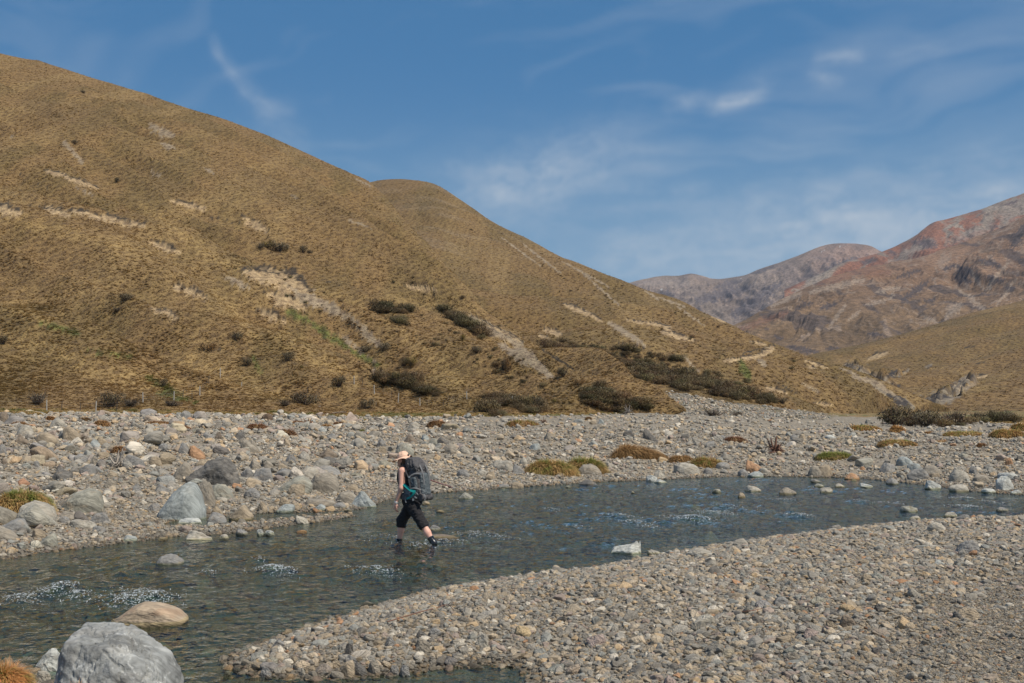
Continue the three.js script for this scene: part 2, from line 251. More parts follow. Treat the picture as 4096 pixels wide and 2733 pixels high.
const patchA = patches([[-30, 474, 45, 490, 13, 'soil'], [108, 479, 155, 495, 9, 'soil'], [165, 484, 330, 520, 8, 'soil'], [392, 462, 470, 480, 6, 'soil'], [560, 500, 612, 528, 6, 'soil'], [563, 515, 612, 532, 4, 'soil'], [345, 557, 412, 580, 8, 'soil'], [400, 657, 470, 682, 9, 'soil'], [350, 708, 378, 722, 5, 'soil'], [376, 712, 404, 735, 8, 'soil'], [592, 715, 650, 737, 10, 'soil'],
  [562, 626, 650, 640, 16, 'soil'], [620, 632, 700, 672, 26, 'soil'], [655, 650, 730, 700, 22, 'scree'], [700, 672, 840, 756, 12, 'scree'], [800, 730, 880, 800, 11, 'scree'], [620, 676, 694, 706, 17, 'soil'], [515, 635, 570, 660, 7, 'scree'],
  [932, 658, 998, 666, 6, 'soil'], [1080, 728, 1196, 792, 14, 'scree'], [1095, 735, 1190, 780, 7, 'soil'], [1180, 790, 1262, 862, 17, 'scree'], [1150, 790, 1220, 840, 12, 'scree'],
  [345, 290, 395, 312, 13, 'scree'], [370, 330, 400, 340, 8, 'scree'], [148, 328, 188, 372, 6, 'scree'], [100, 392, 160, 408, 5, 'soil'], [150, 408, 225, 432, 6, 'soil'], [175, 430, 215, 448, 4, 'scree'], [345, 395, 372, 405, 5, 'scree'], [800, 505, 852, 524, 5, 'scree'], [818, 411, 852, 428, 4, 'scree'], [668, 448, 686, 456, 4, 'scree'], [20, 310, 40, 318, 4, 'scree'], [470, 385, 490, 400, 5, 'scree'],
  [655, 712, 720, 745, 13, 'green'], [715, 745, 800, 800, 14, 'green'], [800, 800, 870, 840, 11, 'green'], [335, 868, 420, 912, 9, 'green'], [360, 905, 450, 925, 7, 'green'], [90, 740, 180, 768, 9, 'green'], [200, 805, 300, 820, 6, 'green'], [850, 850, 880, 868, 8, 'scree'], [780, 770, 860, 830, 7, 'scree'], [580, 820, 600, 860, 8, 'green'], [470, 795, 520, 812, 5, 'dark'],
  [545, 612, 700, 640, 3, 'dark'], [395, 652, 470, 676, 2.4, 'dark'], [60, 470, 160, 486, 3, 'dark'], [175, 480, 300, 508, 2.6, 'dark'], [620, 668, 690, 690, 3, 'dark'], [735, 640, 780, 655, 2.5, 'dark'], [840, 690, 900, 705, 2.5, 'dark'], [345, 550, 412, 575, 2.6, 'dark'], [1090, 725, 1200, 785, 3, 'dark'], [1240, 800, 1320, 850, 4, 'dark'], [480, 500, 560, 515, 2, 'dark'], [20, 395, 60, 402, 2, 'dark'], [85, 425, 130, 433, 2, 'dark']]);  // dark streaks over the slips paint in the shade of turf overhangs
const cutIn = (p) => (p && p.kind !== 'green' && p.kind !== 'dark' ? -sstep(1.15, .5, p.r) : 0);
const toneA = patches([[-20, 498, 160, 535, 22, 'straw'], [140, 535, 330, 572, 22, 'straw'], [330, 478, 420, 540, 16, 'straw'], [410, 535, 515, 610, 18, 'straw'], [500, 600, 600, 640, 14, 'straw'], [-20, 690, 120, 740, 20, 'straw'], [495, 678, 590, 780, 18, 'straw'], [-20, 760, 200, 830, 30, 'straw'], [180, 850, 480, 900, 34, 'straw'], [430, 830, 640, 905, 32, 'straw'], [640, 770, 820, 880, 34, 'straw'], [930, 780, 1060, 880, 40, 'straw'], [980, 450, 1080, 620, 26, 'straw'], [700, 655, 830, 700, 16, 'straw'], [840, 690, 1000, 700, 20, 'straw'], [240, 375, 420, 440, 36, 'brown'], [560, 400, 700, 470, 44, 'brown'], [60, 240, 260, 290, 40, 'brown'], [-20, 560, 90, 650, 40, 'brown'], [180, 610, 330, 650, 26, 'brown'], [450, 520, 560, 560, 22, 'brown'], [860, 520, 980, 680, 40, 'brown'], [300, 770, 400, 820, 26, 'brown'], [580, 560, 760, 610, 26, 'brown'], [700, 430, 860, 560, 40, 'brown']]);
function toned(c, p) { if (!p) return c; const k = sstep(1.3, .2, p.r); return p.kind === 'straw' ? lerp3(c, [.45, .31, .13].map((v, i) => v * .42 + c[i] * .62), k) : lerp3(c, [.25, .165, .072].map((v, i) => v * .5 + c[i] * .42), k * .9); }
const Aridge = [[-900, -150, 380], [-500, -20, 400], [-200, 50, 415], [0, 115, 430], [130, 150, 435], [250, 190, 438], [360, 225, 440], [480, 262, 440], [560, 291, 440], [650, 328, 438], [740, 370, 434], [800, 398, 430], [852, 424, 420], [930, 505, 365], [1010, 590, 318], [1080, 668, 280], [1147, 735, 254], [1249, 808, 212], [1319, 842, 190], [1410, 870, 168], [1453, 899, 158], [1518, 928, 148], [1575, 956, 140]];
const Afoot = [[-900, 930, 104], [-200, 930, 106], [0, 930, 108], [400, 930, 112], [800, 930, 118], [1100, 930, 124], [1300, 935, 130], [1450, 940, 134], [1518, 945, 137], [1575, 955, 138]];
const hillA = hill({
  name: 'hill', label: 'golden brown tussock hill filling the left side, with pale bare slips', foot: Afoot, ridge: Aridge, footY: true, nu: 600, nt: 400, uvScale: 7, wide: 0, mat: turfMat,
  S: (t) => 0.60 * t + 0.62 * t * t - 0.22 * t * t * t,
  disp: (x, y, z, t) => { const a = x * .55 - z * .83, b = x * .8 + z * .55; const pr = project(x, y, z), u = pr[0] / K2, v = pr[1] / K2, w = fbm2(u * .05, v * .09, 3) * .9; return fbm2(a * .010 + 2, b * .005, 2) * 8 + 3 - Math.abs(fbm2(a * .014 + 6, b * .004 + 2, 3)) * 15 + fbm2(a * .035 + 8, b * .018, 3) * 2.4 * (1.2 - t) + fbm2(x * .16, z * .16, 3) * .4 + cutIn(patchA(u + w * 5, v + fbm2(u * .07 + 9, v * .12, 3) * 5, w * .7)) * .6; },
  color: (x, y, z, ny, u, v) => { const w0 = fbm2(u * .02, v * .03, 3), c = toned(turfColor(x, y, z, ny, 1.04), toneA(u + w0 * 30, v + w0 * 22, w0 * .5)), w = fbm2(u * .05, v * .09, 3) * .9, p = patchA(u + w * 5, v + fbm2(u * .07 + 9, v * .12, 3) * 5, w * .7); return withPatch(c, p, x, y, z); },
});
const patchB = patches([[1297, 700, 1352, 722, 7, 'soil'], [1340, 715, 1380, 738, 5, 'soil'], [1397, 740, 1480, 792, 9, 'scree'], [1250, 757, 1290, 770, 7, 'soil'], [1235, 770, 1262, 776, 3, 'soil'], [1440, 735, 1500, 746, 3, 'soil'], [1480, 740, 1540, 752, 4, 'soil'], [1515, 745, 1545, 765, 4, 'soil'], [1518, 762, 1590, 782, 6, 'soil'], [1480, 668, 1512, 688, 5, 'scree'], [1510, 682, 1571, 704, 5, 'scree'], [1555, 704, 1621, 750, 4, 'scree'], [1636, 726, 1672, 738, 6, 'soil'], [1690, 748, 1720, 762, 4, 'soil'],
  [1665, 829, 1702, 824, 5, 'soil'], [1700, 824, 1745, 818, 6, 'soil'], [1740, 818, 1768, 806, 8, 'soil'], [1764, 808, 1774, 796, 8, 'soil'], [1742, 826, 1755, 838, 9, 'scree'], [1755, 797, 1772, 800, 4, 'scree'], [1725, 785, 1760, 792, 4, 'soil'],
  [1958, 864, 2000, 878, 7, 'scree'], [1990, 872, 2052, 908, 12, 'scree'], [1930, 845, 1970, 862, 4, 'scree'], [1850, 828, 1900, 846, 4, 'soil'], [1850, 838, 1875, 848, 3, 'soil'], [1840, 880, 1880, 900, 5, 'scree'], [1760, 890, 1805, 903, 5, 'soil'], [1870, 925, 1910, 931, 4, 'soil'], [1880, 960, 2080, 968, 3, 'soil'], [1780, 875, 1830, 905, 3, 'dark'],
  [1040, 435, 1100, 470, 4, 'scree'], [1095, 470, 1175, 530, 4, 'scree'], [1200, 560, 1290, 630, 4, 'scree'], [1330, 620, 1420, 700, 4, 'scree'], [1150, 545, 1240, 610, 3, 'scree'], [1290, 600, 1400, 660, 4, 'scree'], [1600, 850, 1640, 880, 4, 'scree'], [1560, 810, 1600, 850, 4, 'scree'], [1620, 930, 1700, 945, 3, 'dark'], [1350, 815, 1500, 850, 2, 'dark'], [1500, 840, 1640, 870, 2, 'dark'], [1420, 785, 1480, 800, 2, 'dark'], [1700, 830, 1720, 870, 16, 'green'],
  [2040, 905, 2095, 935, 12, 'rock'], [1700, 812, 1760, 797, 2.5, 'dark'], [2000, 880, 2040, 905, 8, 'rock']]);
const Bridge = [[660, 470, 820], [760, 440, 815], [850, 420, 800], [885, 414, 790], [940, 413, 780], [1000, 424, 760], [1060, 460, 735], [1150, 517, 690], [1250, 571, 640], [1340, 611, 600], [1440, 651, 560], [1500, 672, 535], [1560, 692, 515], [1640, 728, 485], [1700, 754, 460], [1760, 782, 435], [1830, 810, 410], [1900, 842, 385], [1960, 870, 368], [2040, 905, 350], [2085, 930, 338], [2130, 955, 330], [2180, 975, 325]];
const Bfoot = [[660, 900, 300], [850, 900, 280], [1050, 900, 255], [1250, 895, 224], [1420, 890, 196], [1520, 910, 186], [1640, 928, 182], [1800, 946, 194], [1950, 960, 238], [2060, 965, 295], [2130, 968, 315], [2180, 978, 320]];
const hillB = hill({
  name: 'hill', label: 'tussock hill behind, its long spur running down to the gorge in the middle', foot: Bfoot, ridge: Bridge, nu: 480, nt: 300, uvScale: 9, mat: turfMat, fall: [.94, .35],
  S: (t) => 0.72 * t + 0.42 * t * t - 0.14 * t * t * t,
  disp: (x, y, z, t) => { const a = x * .35 - z * .94, b = x * .94 + z * .35; return fbm2(a * .011 + 5, b * .004, 2) * 13 + fbm2(a * .03, b * .01, 2) * 2.6 + fbm2(x * .1, z * .1, 3) * .5; },
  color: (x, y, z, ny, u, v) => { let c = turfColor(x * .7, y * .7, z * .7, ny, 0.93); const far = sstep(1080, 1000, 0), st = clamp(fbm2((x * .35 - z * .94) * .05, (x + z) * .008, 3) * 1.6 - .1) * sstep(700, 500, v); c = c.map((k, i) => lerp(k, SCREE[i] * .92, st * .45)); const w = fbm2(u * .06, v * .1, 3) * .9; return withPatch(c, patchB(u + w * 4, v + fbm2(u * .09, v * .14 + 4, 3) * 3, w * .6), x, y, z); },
});
const patchR = patches([[1945, 838, 2010, 872, 15, 'rock'], [2000, 862, 2080, 920, 17, 'rock'], [2080, 915, 2150, 940, 16, 'rock'], [2110, 935, 2180, 895, 15, 'rock'], [2175, 900, 2235, 862, 13, 'rock'], [2150, 925, 2210, 900, 12, 'rock'], [1995, 824, 2035, 810, 6, 'soil'], [2236, 868, 2266, 862, 4.5, 'soil'], [2248, 863, 2270, 859, 2.5, 'dark'], [2190, 905, 2240, 880, 8, 'scree'], [2030, 870, 2060, 850, 7, 'rock'], [2060, 865, 2085, 850, 5, 'rock'], [2125, 842, 2140, 838, 5, 'rock'], [2300, 948, 2350, 950, 3, 'scree'], [2210, 800, 2235, 795, 3, 'dark'], [2230, 838, 2260, 832, 3, 'dark']]);  // dark streak by the pale notch is its shadow painted into the slope colour
const hillR = hill({
  name: 'hill', label: 'smooth brown grass slope rising to the right edge, rocky gorge at its foot', nu: 300, nt: 230, uvScale: 12, mat: turfMat, fall: [-.94, .33],
  ridge: [[1740, 842, 640], [1800, 832, 660], [1870, 812, 690], [1950, 797, 720], [2050, 772, 760], [2150, 742, 800], [2250, 712, 840], [2350, 688, 870], [2500, 645, 900], [2800, 570, 930], [3300, 460, 950]],
  foot: [[1740, 950, 420], [1870, 950, 400], [1950, 952, 370], [2050, 960, 345], [2150, 960, 330], [2250, 960, 320], [2350, 960, 310], [2500, 960, 300], [2800, 960, 290], [3300, 960, 280]],
  S: (t) => 0.8 * t + 0.3 * t * t - 0.1 * t * t * t,
  disp: (x, y, z, t) => { const a = -x * .94 + z * .33, b = x * .33 + z * .94; return fbm2(b * .010 + 1, a * .004, 2) * 9 + fbm2(b * .03 + 7, a * .01, 2) * 1.8 + fbm2(x * .09, z * .09, 3) * .4 + (1 - sstep(.25, .5, t)) * sstep(0.0, .1, t) * Math.max(0, fbm2(x * .05 + 3, z * .05, 4)) * 9 * sstep(165, 120, x) + ((p) => (p && p.kind === 'rock' ? sstep(1.1, .4, p.r) * (Math.abs(fbm2(x * .045, z * .045 + y * .03, 5)) * 11 - 1) : 0))(((q) => patchR(q[0] / K2, q[1] / K2, 0))(project(x, y, z))); },
  color: (x, y, z, ny, u, v) => { let c = turfColor(x * .6, y * .6, z * .6, ny, 0.9); const s = fbm2((x + z) * .01, (x - z * 2 + y) * .09, 3); c = c.map((k) => k * (1 + s * .35)); const w = fbm2(u * .08, v * .08, 4) * 1.1; return withPatch(c, patchR(u, v, w * .8), x, y, z); },
});
// mountains behind: brown, red, and far grey-violet
const fallNoise = (x, y, z, s) => fbm2((x * .8 + z * .6) * s + fbm2(x * s * .6, z * s * .6 + y * s * .3, 2) * .6, (z * .8 - x * .6) * s * .16, 5);
const crag = patches([[2068, 690, 2130, 646, 10, 'dark'], [1824, 706, 1865, 696, 10, 'dark'], [1886, 709, 1915, 698, 10, 'dark'], [2198, 613, 2239, 631, 10, 'dark'], [2244, 597, 2291, 613, 9, 'dark'], [2270, 636, 2302, 644, 10, 'dark'], [2168, 622, 2190, 610, 6, 'dark'], [2060, 636, 2109, 620, 7, 'dark'], [2310, 659, 2326, 660, 10, 'dark'], [2325, 565, 2352, 520, 15, 'dark'], [1752, 756, 1760, 757, 6, 'dark'], [1775, 770, 1795, 776, 5, 'dark'], [1990, 766, 2018, 769, 7, 'dark'], [1813, 795, 1881, 808, 8, 'dark'], [1900, 800, 1925, 802, 9, 'dark'], [1960, 815, 2000, 805, 6, 'dark'], [2215, 640, 2235, 650, 7, 'dark'], [2130, 690, 2150, 686, 5, 'dark'],
  [1902, 750, 1940, 699, 6, 'pale'], [1943, 737, 1971, 715, 6, 'pale'], [2011, 668, 2066, 662, 7, 'pale'], [2055, 665, 2040, 690, 4, 'pale'], [2170, 729, 2206, 699, 12, 'pale'], [2203, 665, 2265, 711, 9, 'pale'], [2265, 668, 2309, 605, 7, 'pale'], [2290, 700, 2330, 640, 6, 'pale'], [1860, 668, 1985, 642, 10, 'pale'], [2230, 620, 2262, 668, 5, 'pale'], [1770, 700, 1840, 672, 6, 'pale'], [2112, 725, 2150, 740, 6, 'pale'], [1985, 700, 2030, 690, 5, 'pale'], [1960, 622, 2040, 625, 16, 'red'], [1880, 650, 1960, 630, 10, 'red'], [1690, 760, 1800, 720, 12, 'red']]);
const crag2 = patches([[2042, 602, 2112, 566, 13, 'pale'], [2099, 556, 2146, 562, 15, 'dark'], [1978, 603, 2013, 596, 7, 'dark'], [2122, 520, 2153, 503, 5, 'dark'], [2040, 578, 2056, 584, 6, 'dark'], [2172, 557, 2280, 522, 16, 'pale'], [2200, 552, 2225, 540, 6, 'dark'], [2250, 530, 2290, 520, 5, 'dark'], [2300, 500, 2350, 470, 18, 'pale'], [2310, 470, 2335, 462, 4, 'dark']]);
const crag3 = patches([[1684, 722, 1790, 652, 18, 'dark'], [1600, 690, 1720, 660, 16, 'dark'], [1725, 628, 1775, 612, 5, 'dark'], [1905, 614, 1968, 596, 11, 'dark'], [1520, 672, 1545, 676, 8, 'dark'], [1640, 660, 1700, 645, 8, 'dark'], [1795, 690, 1830, 650, 5, 'pale'], [1740, 720, 1775, 680, 4, 'pale'], [1480, 650, 1580, 650, 14, 'pale']]);
function cragged(c, p, n, dark = [.095, .076, .078], pale = [.40, .315, .25]) { if (!p) return c; const r = p.r + n * 1.3; if (p.kind === 'red') return lerp3(c, [.27, .135, .09], sstep(1.2, .3, r) * .6); return p.kind === 'dark' ? lerp3(c, dark, sstep(1.0, .7, r) * .9) : lerp3(c, pale, sstep(1.1, .4, r) * .7); }
const M1 = hill({
  name: 'mountain', label: 'brown mountain on the right with dark crags and pale scree streaks', nu: 520, nt: 260, uvScale: 60, mat: rockHillMat, edge: .85, fall: [-.6, .8],
  ridge: [[1560, 820, 1500], [1640, 768, 1560], [1690, 745, 1600], [1750, 712, 1700], [1820, 675, 1850], [1900, 640, 2000], [2000, 612, 2150], [2060, 600, 2200], [2120, 588, 2250], [2200, 560, 2350], [2280, 530, 2400], [2350, 498, 2450], [2450, 450, 2500], [2640, 390, 2550]],
  foot: [[1560, 930, 1000], [1690, 930, 1000], [1900, 930, 1020], [2100, 920, 1050], [2350, 880, 1080], [2640, 855, 1080]],
  S: (t) => 0.9 * t + 0.1 * t * t, drop: .7,
  disp: (x, y, z, t) => (-Math.abs(fallNoise(x, y, z, .0026)) * 55 + 12) * (.25 + .75 * sstep(1150, 2100, -z)) - Math.abs(fallNoise(x + 900, y, z, .009)) * 17 + 4 + fbm2(x * .03, z * .03, 3) * 2,
  color: (x, y, z, ny, u, v) => {
    const a = fallNoise(x, y, z, .012), m = fbm2(x * .006, y * .009 + z * .004, 4), up = sstep(760, 600, v), right = sstep(1900, 2300, u);
    let c = lerp3([.232, .155, .094], [.255, .158, .105], up); const gr = (hashp(Math.round(x), Math.round(z)) - .5) * .22; c = c.map((k) => k * (1 + a * .45 + m * .3 + gr));
    const sc = sstep(.24, .42, fbm2((x * .8 + z * .6) * .03 + m * 3, (z * .8 - x * .6) * .004 + 3, 4) + right * .08 + up * .05 - .03) * sstep(880, 760, v); c = lerp3(c, [.36, .275, .22], sc * .6);
    const ou = sstep(.26, .33, fbm2(x * .009 + 50, y * .013 + z * .006, 6) + right * .07 - .02); c = lerp3(c, [.10, .08, .08], ou * .75);
    return cragged(c, crag(u + m * 8, v + a * 6, 0), fbm2(u * .12, v * .16, 4));
  },
});
const M2 = hill({
  name: 'mountain', label: 'red-streaked scree mountain rising behind at the right edge', nu: 280, nt: 170, uvScale: 70, mat: rockHillMat, edge: .9, fall: [-.6, .8],
  ridge: [[1800, 665, 2900], [1880, 630, 2950], [1920, 610, 3000], [1960, 596, 3050], [2010, 583, 3100], [2060, 563, 3150], [2100, 541, 3200], [2140, 512, 3250], [2175, 503, 3300], [2250, 480, 3350], [2300, 462, 3400], [2350, 443, 3450], [2450, 410, 3500], [2640, 360, 3500]],
  foot: [[1800, 760, 2200], [1920, 720, 2300], [2100, 690, 2500], [2350, 620, 2650], [2640, 570, 2700]],
  S: (t) => t, drop: .7,
  disp: (x, y, z, t) => -Math.abs(fallNoise(x, y, z, .0026)) * 50 + 12 - Math.abs(fallNoise(x + 900, y, z, .009)) * 20 + 4 + fbm2(x * .03, z * .03, 3) * 3,
  color: (x, y, z, ny, u, v) => {
    const a = fallNoise(x, y, z, .010), m = fbm2(x * .004, y * .006 + z * .003, 4);
    let c = lerp3([.34, .165, .115], [.29, .24, .205], sstep(-.1, .25, a + m * .6 + (sstep(2130, 2350, u)) * .25 - .02 + sstep(560, 610, v) * .1));
    const gr = (hashp(Math.round(x), Math.round(z)) - .5) * .2; c = c.map((k) => k * (1 + m * .3 + a * .3 + gr)); const ou = sstep(.17, .26, fbm2(x * .008 + 90, y * .012 + z * .005, 4)); return cragged(lerp3(c, [.15, .11, .10], ou * .5), crag2(u, v, 0), fbm2(u * .12, v * .16, 4), [.15, .115, .12], [.33, .27, .235]);
  },
});
const M3 = hill({
  name: 'mountain', label: 'distant grey violet mountain range beyond the valley', nu: 420, nt: 170, uvScale: 90, mat: rockHillMat, edge: .93, fall: [0, 1],
  ridge: [[1300, 690, 5000], [1400, 665, 5000], [1440, 650, 5000], [1480, 640, 5050], [1520, 633, 5100], [1560, 632, 5100], [1588, 627, 5100], [1610, 632, 5100], [1640, 640, 5100], [1680, 636, 5050], [1712, 630, 5000], [1740, 618, 5000], [1785, 603, 5000], [1830, 587, 5000], [1870, 570, 5000], [1900, 561, 5000], [1935, 558, 5000], [1970, 559, 5000], [1995, 563, 5000], [2020, 575, 5000], [2060, 590, 5000], [2150, 620, 5000]],
  foot: [[1300, 800, 3300], [1440, 790, 3300], [1600, 790, 3300], [1800, 790, 3200], [2150, 790, 3200]],
  S: (t) => 0.85 * t + .15 * t * t, drop: .7,
  disp: (x, y, z, t) => -Math.abs(fbm2(x * .0022 + fbm2(x * .001, z * .001, 2) * .5, z * .0007, 4)) * 80 + 16 - Math.abs(fbm2(x * .007 + 5, z * .0012, 4)) * 26 + 5 + fbm2(x * .02, z * .02, 3) * 6,
  color: (x, y, z, ny, u, v) => {
    const a = fallNoise(x, y, z, .007), m = fbm2(x * .003, y * .006 + z * .002, 4);
    let c = lerp3([.30, .235, .20], [.34, .225, .185], sstep(1780, 1950, u) * .8 + m * .3); const gr = (hashp(Math.round(x), Math.round(z)) - .5) * .2; c = c.map((k) => k * (1 + a * .5 + gr));
    const ou = sstep(.03, .22, fbm2(x * .006 + 90, z * .0025, 4) + sstep(650, 720, v) * .14); for (const [su, sv] of [[1886, 578], [1892, 575], [1928, 566], [1518, 664], [1700, 640]]) if (Math.hypot((u - su) * .6, v - sv) < 1.2) return [.7, .7, .72]; return cragged(lerp3(c, [.20, .165, .165], ou * .45), crag3(u, v, 0), fbm2(u * .10, v * .14, 5), [.15, .13, .14], [.34, .28, .25]);
  },
});
// the gravel fan that spills out of the side valley
const fan = hill({
  name: 'gravel_fan', label: 'grey gravel fan spilling from the side valley below the scrub band', nu: 200, nt: 90, uvScale: 2.2, mat: std({ vertexColors: true, map: soilMap, bumpMap: soilBump, bumpScale: .06 }), edge: .9, drop: .2,
  foot: [[1330, 905, 196], [1440, 918, 176], [1518, 940, 153], [1575, 955, 134], [1640, 966, 121], [1700, 969, 117], [1850, 971, 122], [1950, 971, 140], [2000, 971, 160]],
  ridge: [[1330, 838, 216], [1400, 857, 214], [1440, 868, 211], [1500, 884, 208], [1560, 897, 206], [1640, 910, 205], [1720, 923, 207], [1800, 936, 216], [1880, 947, 232], [1950, 955, 256], [2000, 960, 275]],
  S: (t) => t * .8 + .2 * t * t, footY: false,
  disp: (x, y, z) => fbm2(x * .06, z * .03, 3) * .8 + fbm2(x * .5, z * .3, 2) * .12,
  color: (x, y, z, ny, u, v) => { const n = fbm2(x * .12, z * .06, 4), h = hashp(Math.round(x * 3), Math.round(z * 3)); let c = [.27, .235, .19].map((k) => k * (1 + n * .35 + (h - .5) * .3)); const g = sstep(.12, .3, n + sstep(1850, 1980, u) * .25); return lerp3(c, [.19, .15, .07], g * .6); },
});
// ------------------------------------------------------------------ the water: a rippled sheet one can see the bed through
const flow = [-0.86, 0.51];   // downstream
const foamSpots = [[44, 2397, .34, .10], [185, 2368, .32, .12], [240, 2350, .28, .08], [283, 2386, .25, .06], [460, 2405, .62, .10], [590, 2395, .34, .06], [1055, 2282, .30, .12], [1100, 2292, .34, .08], [1470, 2288, .40, .10], [820, 2290, .2, .05], [1540, 2155, .4, .04], [1480, 2160, .3, .04], [1640, 2178, .35, .05], [1770, 2165, .4, .05], [1850, 2140, .35, .05], [1930, 2145, .5, .05],
  [2462, 2066, .4, .08], [2517, 2090, .36, .08], [2735, 2076, .5, .06], [2790, 2076, .35, .08], [2845, 2053, .5, .07], [2900, 2026, .45, .05], [3120, 2000, .4, .05], [3185, 2066, .4, .07], [3435, 2006, .4, .05], [3550, 2014, .4, .05], [3850, 1995, .4, .06], [3848, 2028, .45, .07], [2305, 2110, .3, .05], [1030, 2243, .25, .04], [700, 2110, .2, .02], [3960, 2010, .35, .05], [2590, 2110, .3, .05], [2200, 2040, .35, .05], [1578, 2166, .22, .045], [1742, 2176, .2, .05], [1700, 2188, .25, .03]]
  .map(([u, v, r, h], i) => { const p = onLevel(u, v); return { x: p[0], z: p[2], r, h: h * .7, i }; });
const swell = [[690, 2330, .6], [900, 2270, .6], [1370, 2265, .5], [2050, 2100, .8], [2300, 2090, .8], [2400, 2170, .6], [2700, 2090, .8], [3150, 2060, .8], [300, 2400, .6], [1150, 2330, .5]].map(([u, v, r]) => { const p = onLevel(u, v); return { x: p[0], z: p[2], r }; });
function waveHeight(x, z, s) {
  const a = x * flow[0] + z * flow[1], b = x * -flow[1] + z * flow[0];
  const lively = sstep(0.15, 1.6, -s) * (0.45 + 0.75 * sstep(-.25, .35, fbm2(x * .22 + 4, z * .22, 2)));
  let h = (n2(a * 1.3 + 3, b * .75) * .024 + n2(a * 3.0, b * 1.8 + 7) * .013 + n2(a * 7 + 1, b * 4) * .005) * lively + n2(a * 6, b * 5) * .0012;
  for (const f of foamSpots) { const dx = x - f.x, dz = z - f.z, q = (dx * dx + dz * dz) / (f.r * f.r); if (q < 9) { const al = (dx * flow[0] + dz * flow[1]) / f.r; h += f.h * Math.exp(-q * 1.6) * (0.75 - 0.5 * al) - f.h * .5 * Math.exp(-((al - 1.0) ** 2) * 2.5 - q * .6); } }
  for (const f of swell) { const dx = x - f.x, dz = z - f.z, q = (dx * dx + dz * dz) / (f.r * f.r); if (q < 9) h += .022 * Math.cos((dx * flow[0] + dz * flow[1]) * 8) * Math.exp(-q * .8); }
  return h;
}
{
  const NQ = 620, ND = 360, pos = [], uv = [], ss = [];
  for (let j = 0; j <= ND; j++) for (let i = 0; i <= NQ; i++) {
    const d = 5.2 * Math.pow(44 / 5.2, j / ND), q = lerp(-.85, .85, i / NQ), x = q * d, z = -d, s = shoreAt(x, z).s; ss.push(s);
    pos.push(x, s < .6 ? waveHeight(x, z, s) : 0, z); uv.push((x * flow[0] + z * flow[1]) / 1.5, (x * -flow[1] + z * flow[0]) / 2.1);
  }
  const idx = [], remap = new Map(), use = (v) => { if (!remap.has(v)) remap.set(v, remap.size); return remap.get(v); };
  for (let j = 0; j < ND; j++) for (let i = 0; i < NQ; i++) { const a = j * (NQ + 1) + i, b = a + 1, c = a + NQ + 1, e = c + 1; if (Math.min(ss[a], ss[b], ss[c], ss[e]) < .3) idx.push(use(a), use(b), use(e), use(a), use(e), use(c)); }
  const P = new Float32Array(remap.size * 3), U = new Float32Array(remap.size * 2); for (const [o, t] of remap) { for (let c = 0; c < 3; c++) P[t * 3 + c] = pos[o * 3 + c]; U[t * 2] = uv[o * 2]; U[t * 2 + 1] = uv[o * 2 + 1]; }
  const g = new THREE.BufferGeometry(); g.setAttribute('position', new THREE.BufferAttribute(P, 3)); g.setAttribute('uv', new THREE.BufferAttribute(U, 2)); g.setIndex(idx); g.computeVertexNormals();
  const m = new THREE.MeshPhysicalMaterial({ color: rgb(.55, .67, .61), roughness: .05, metalness: 0, transmission: 1, thickness: 0, ior: 1.33, bumpMap: rippleBump, bumpScale: .045 });
  tag(top('river', new THREE.Mesh(g, m)), 'shallow rippled blue-grey river crossing the picture', 'river', null, 'structure');
}
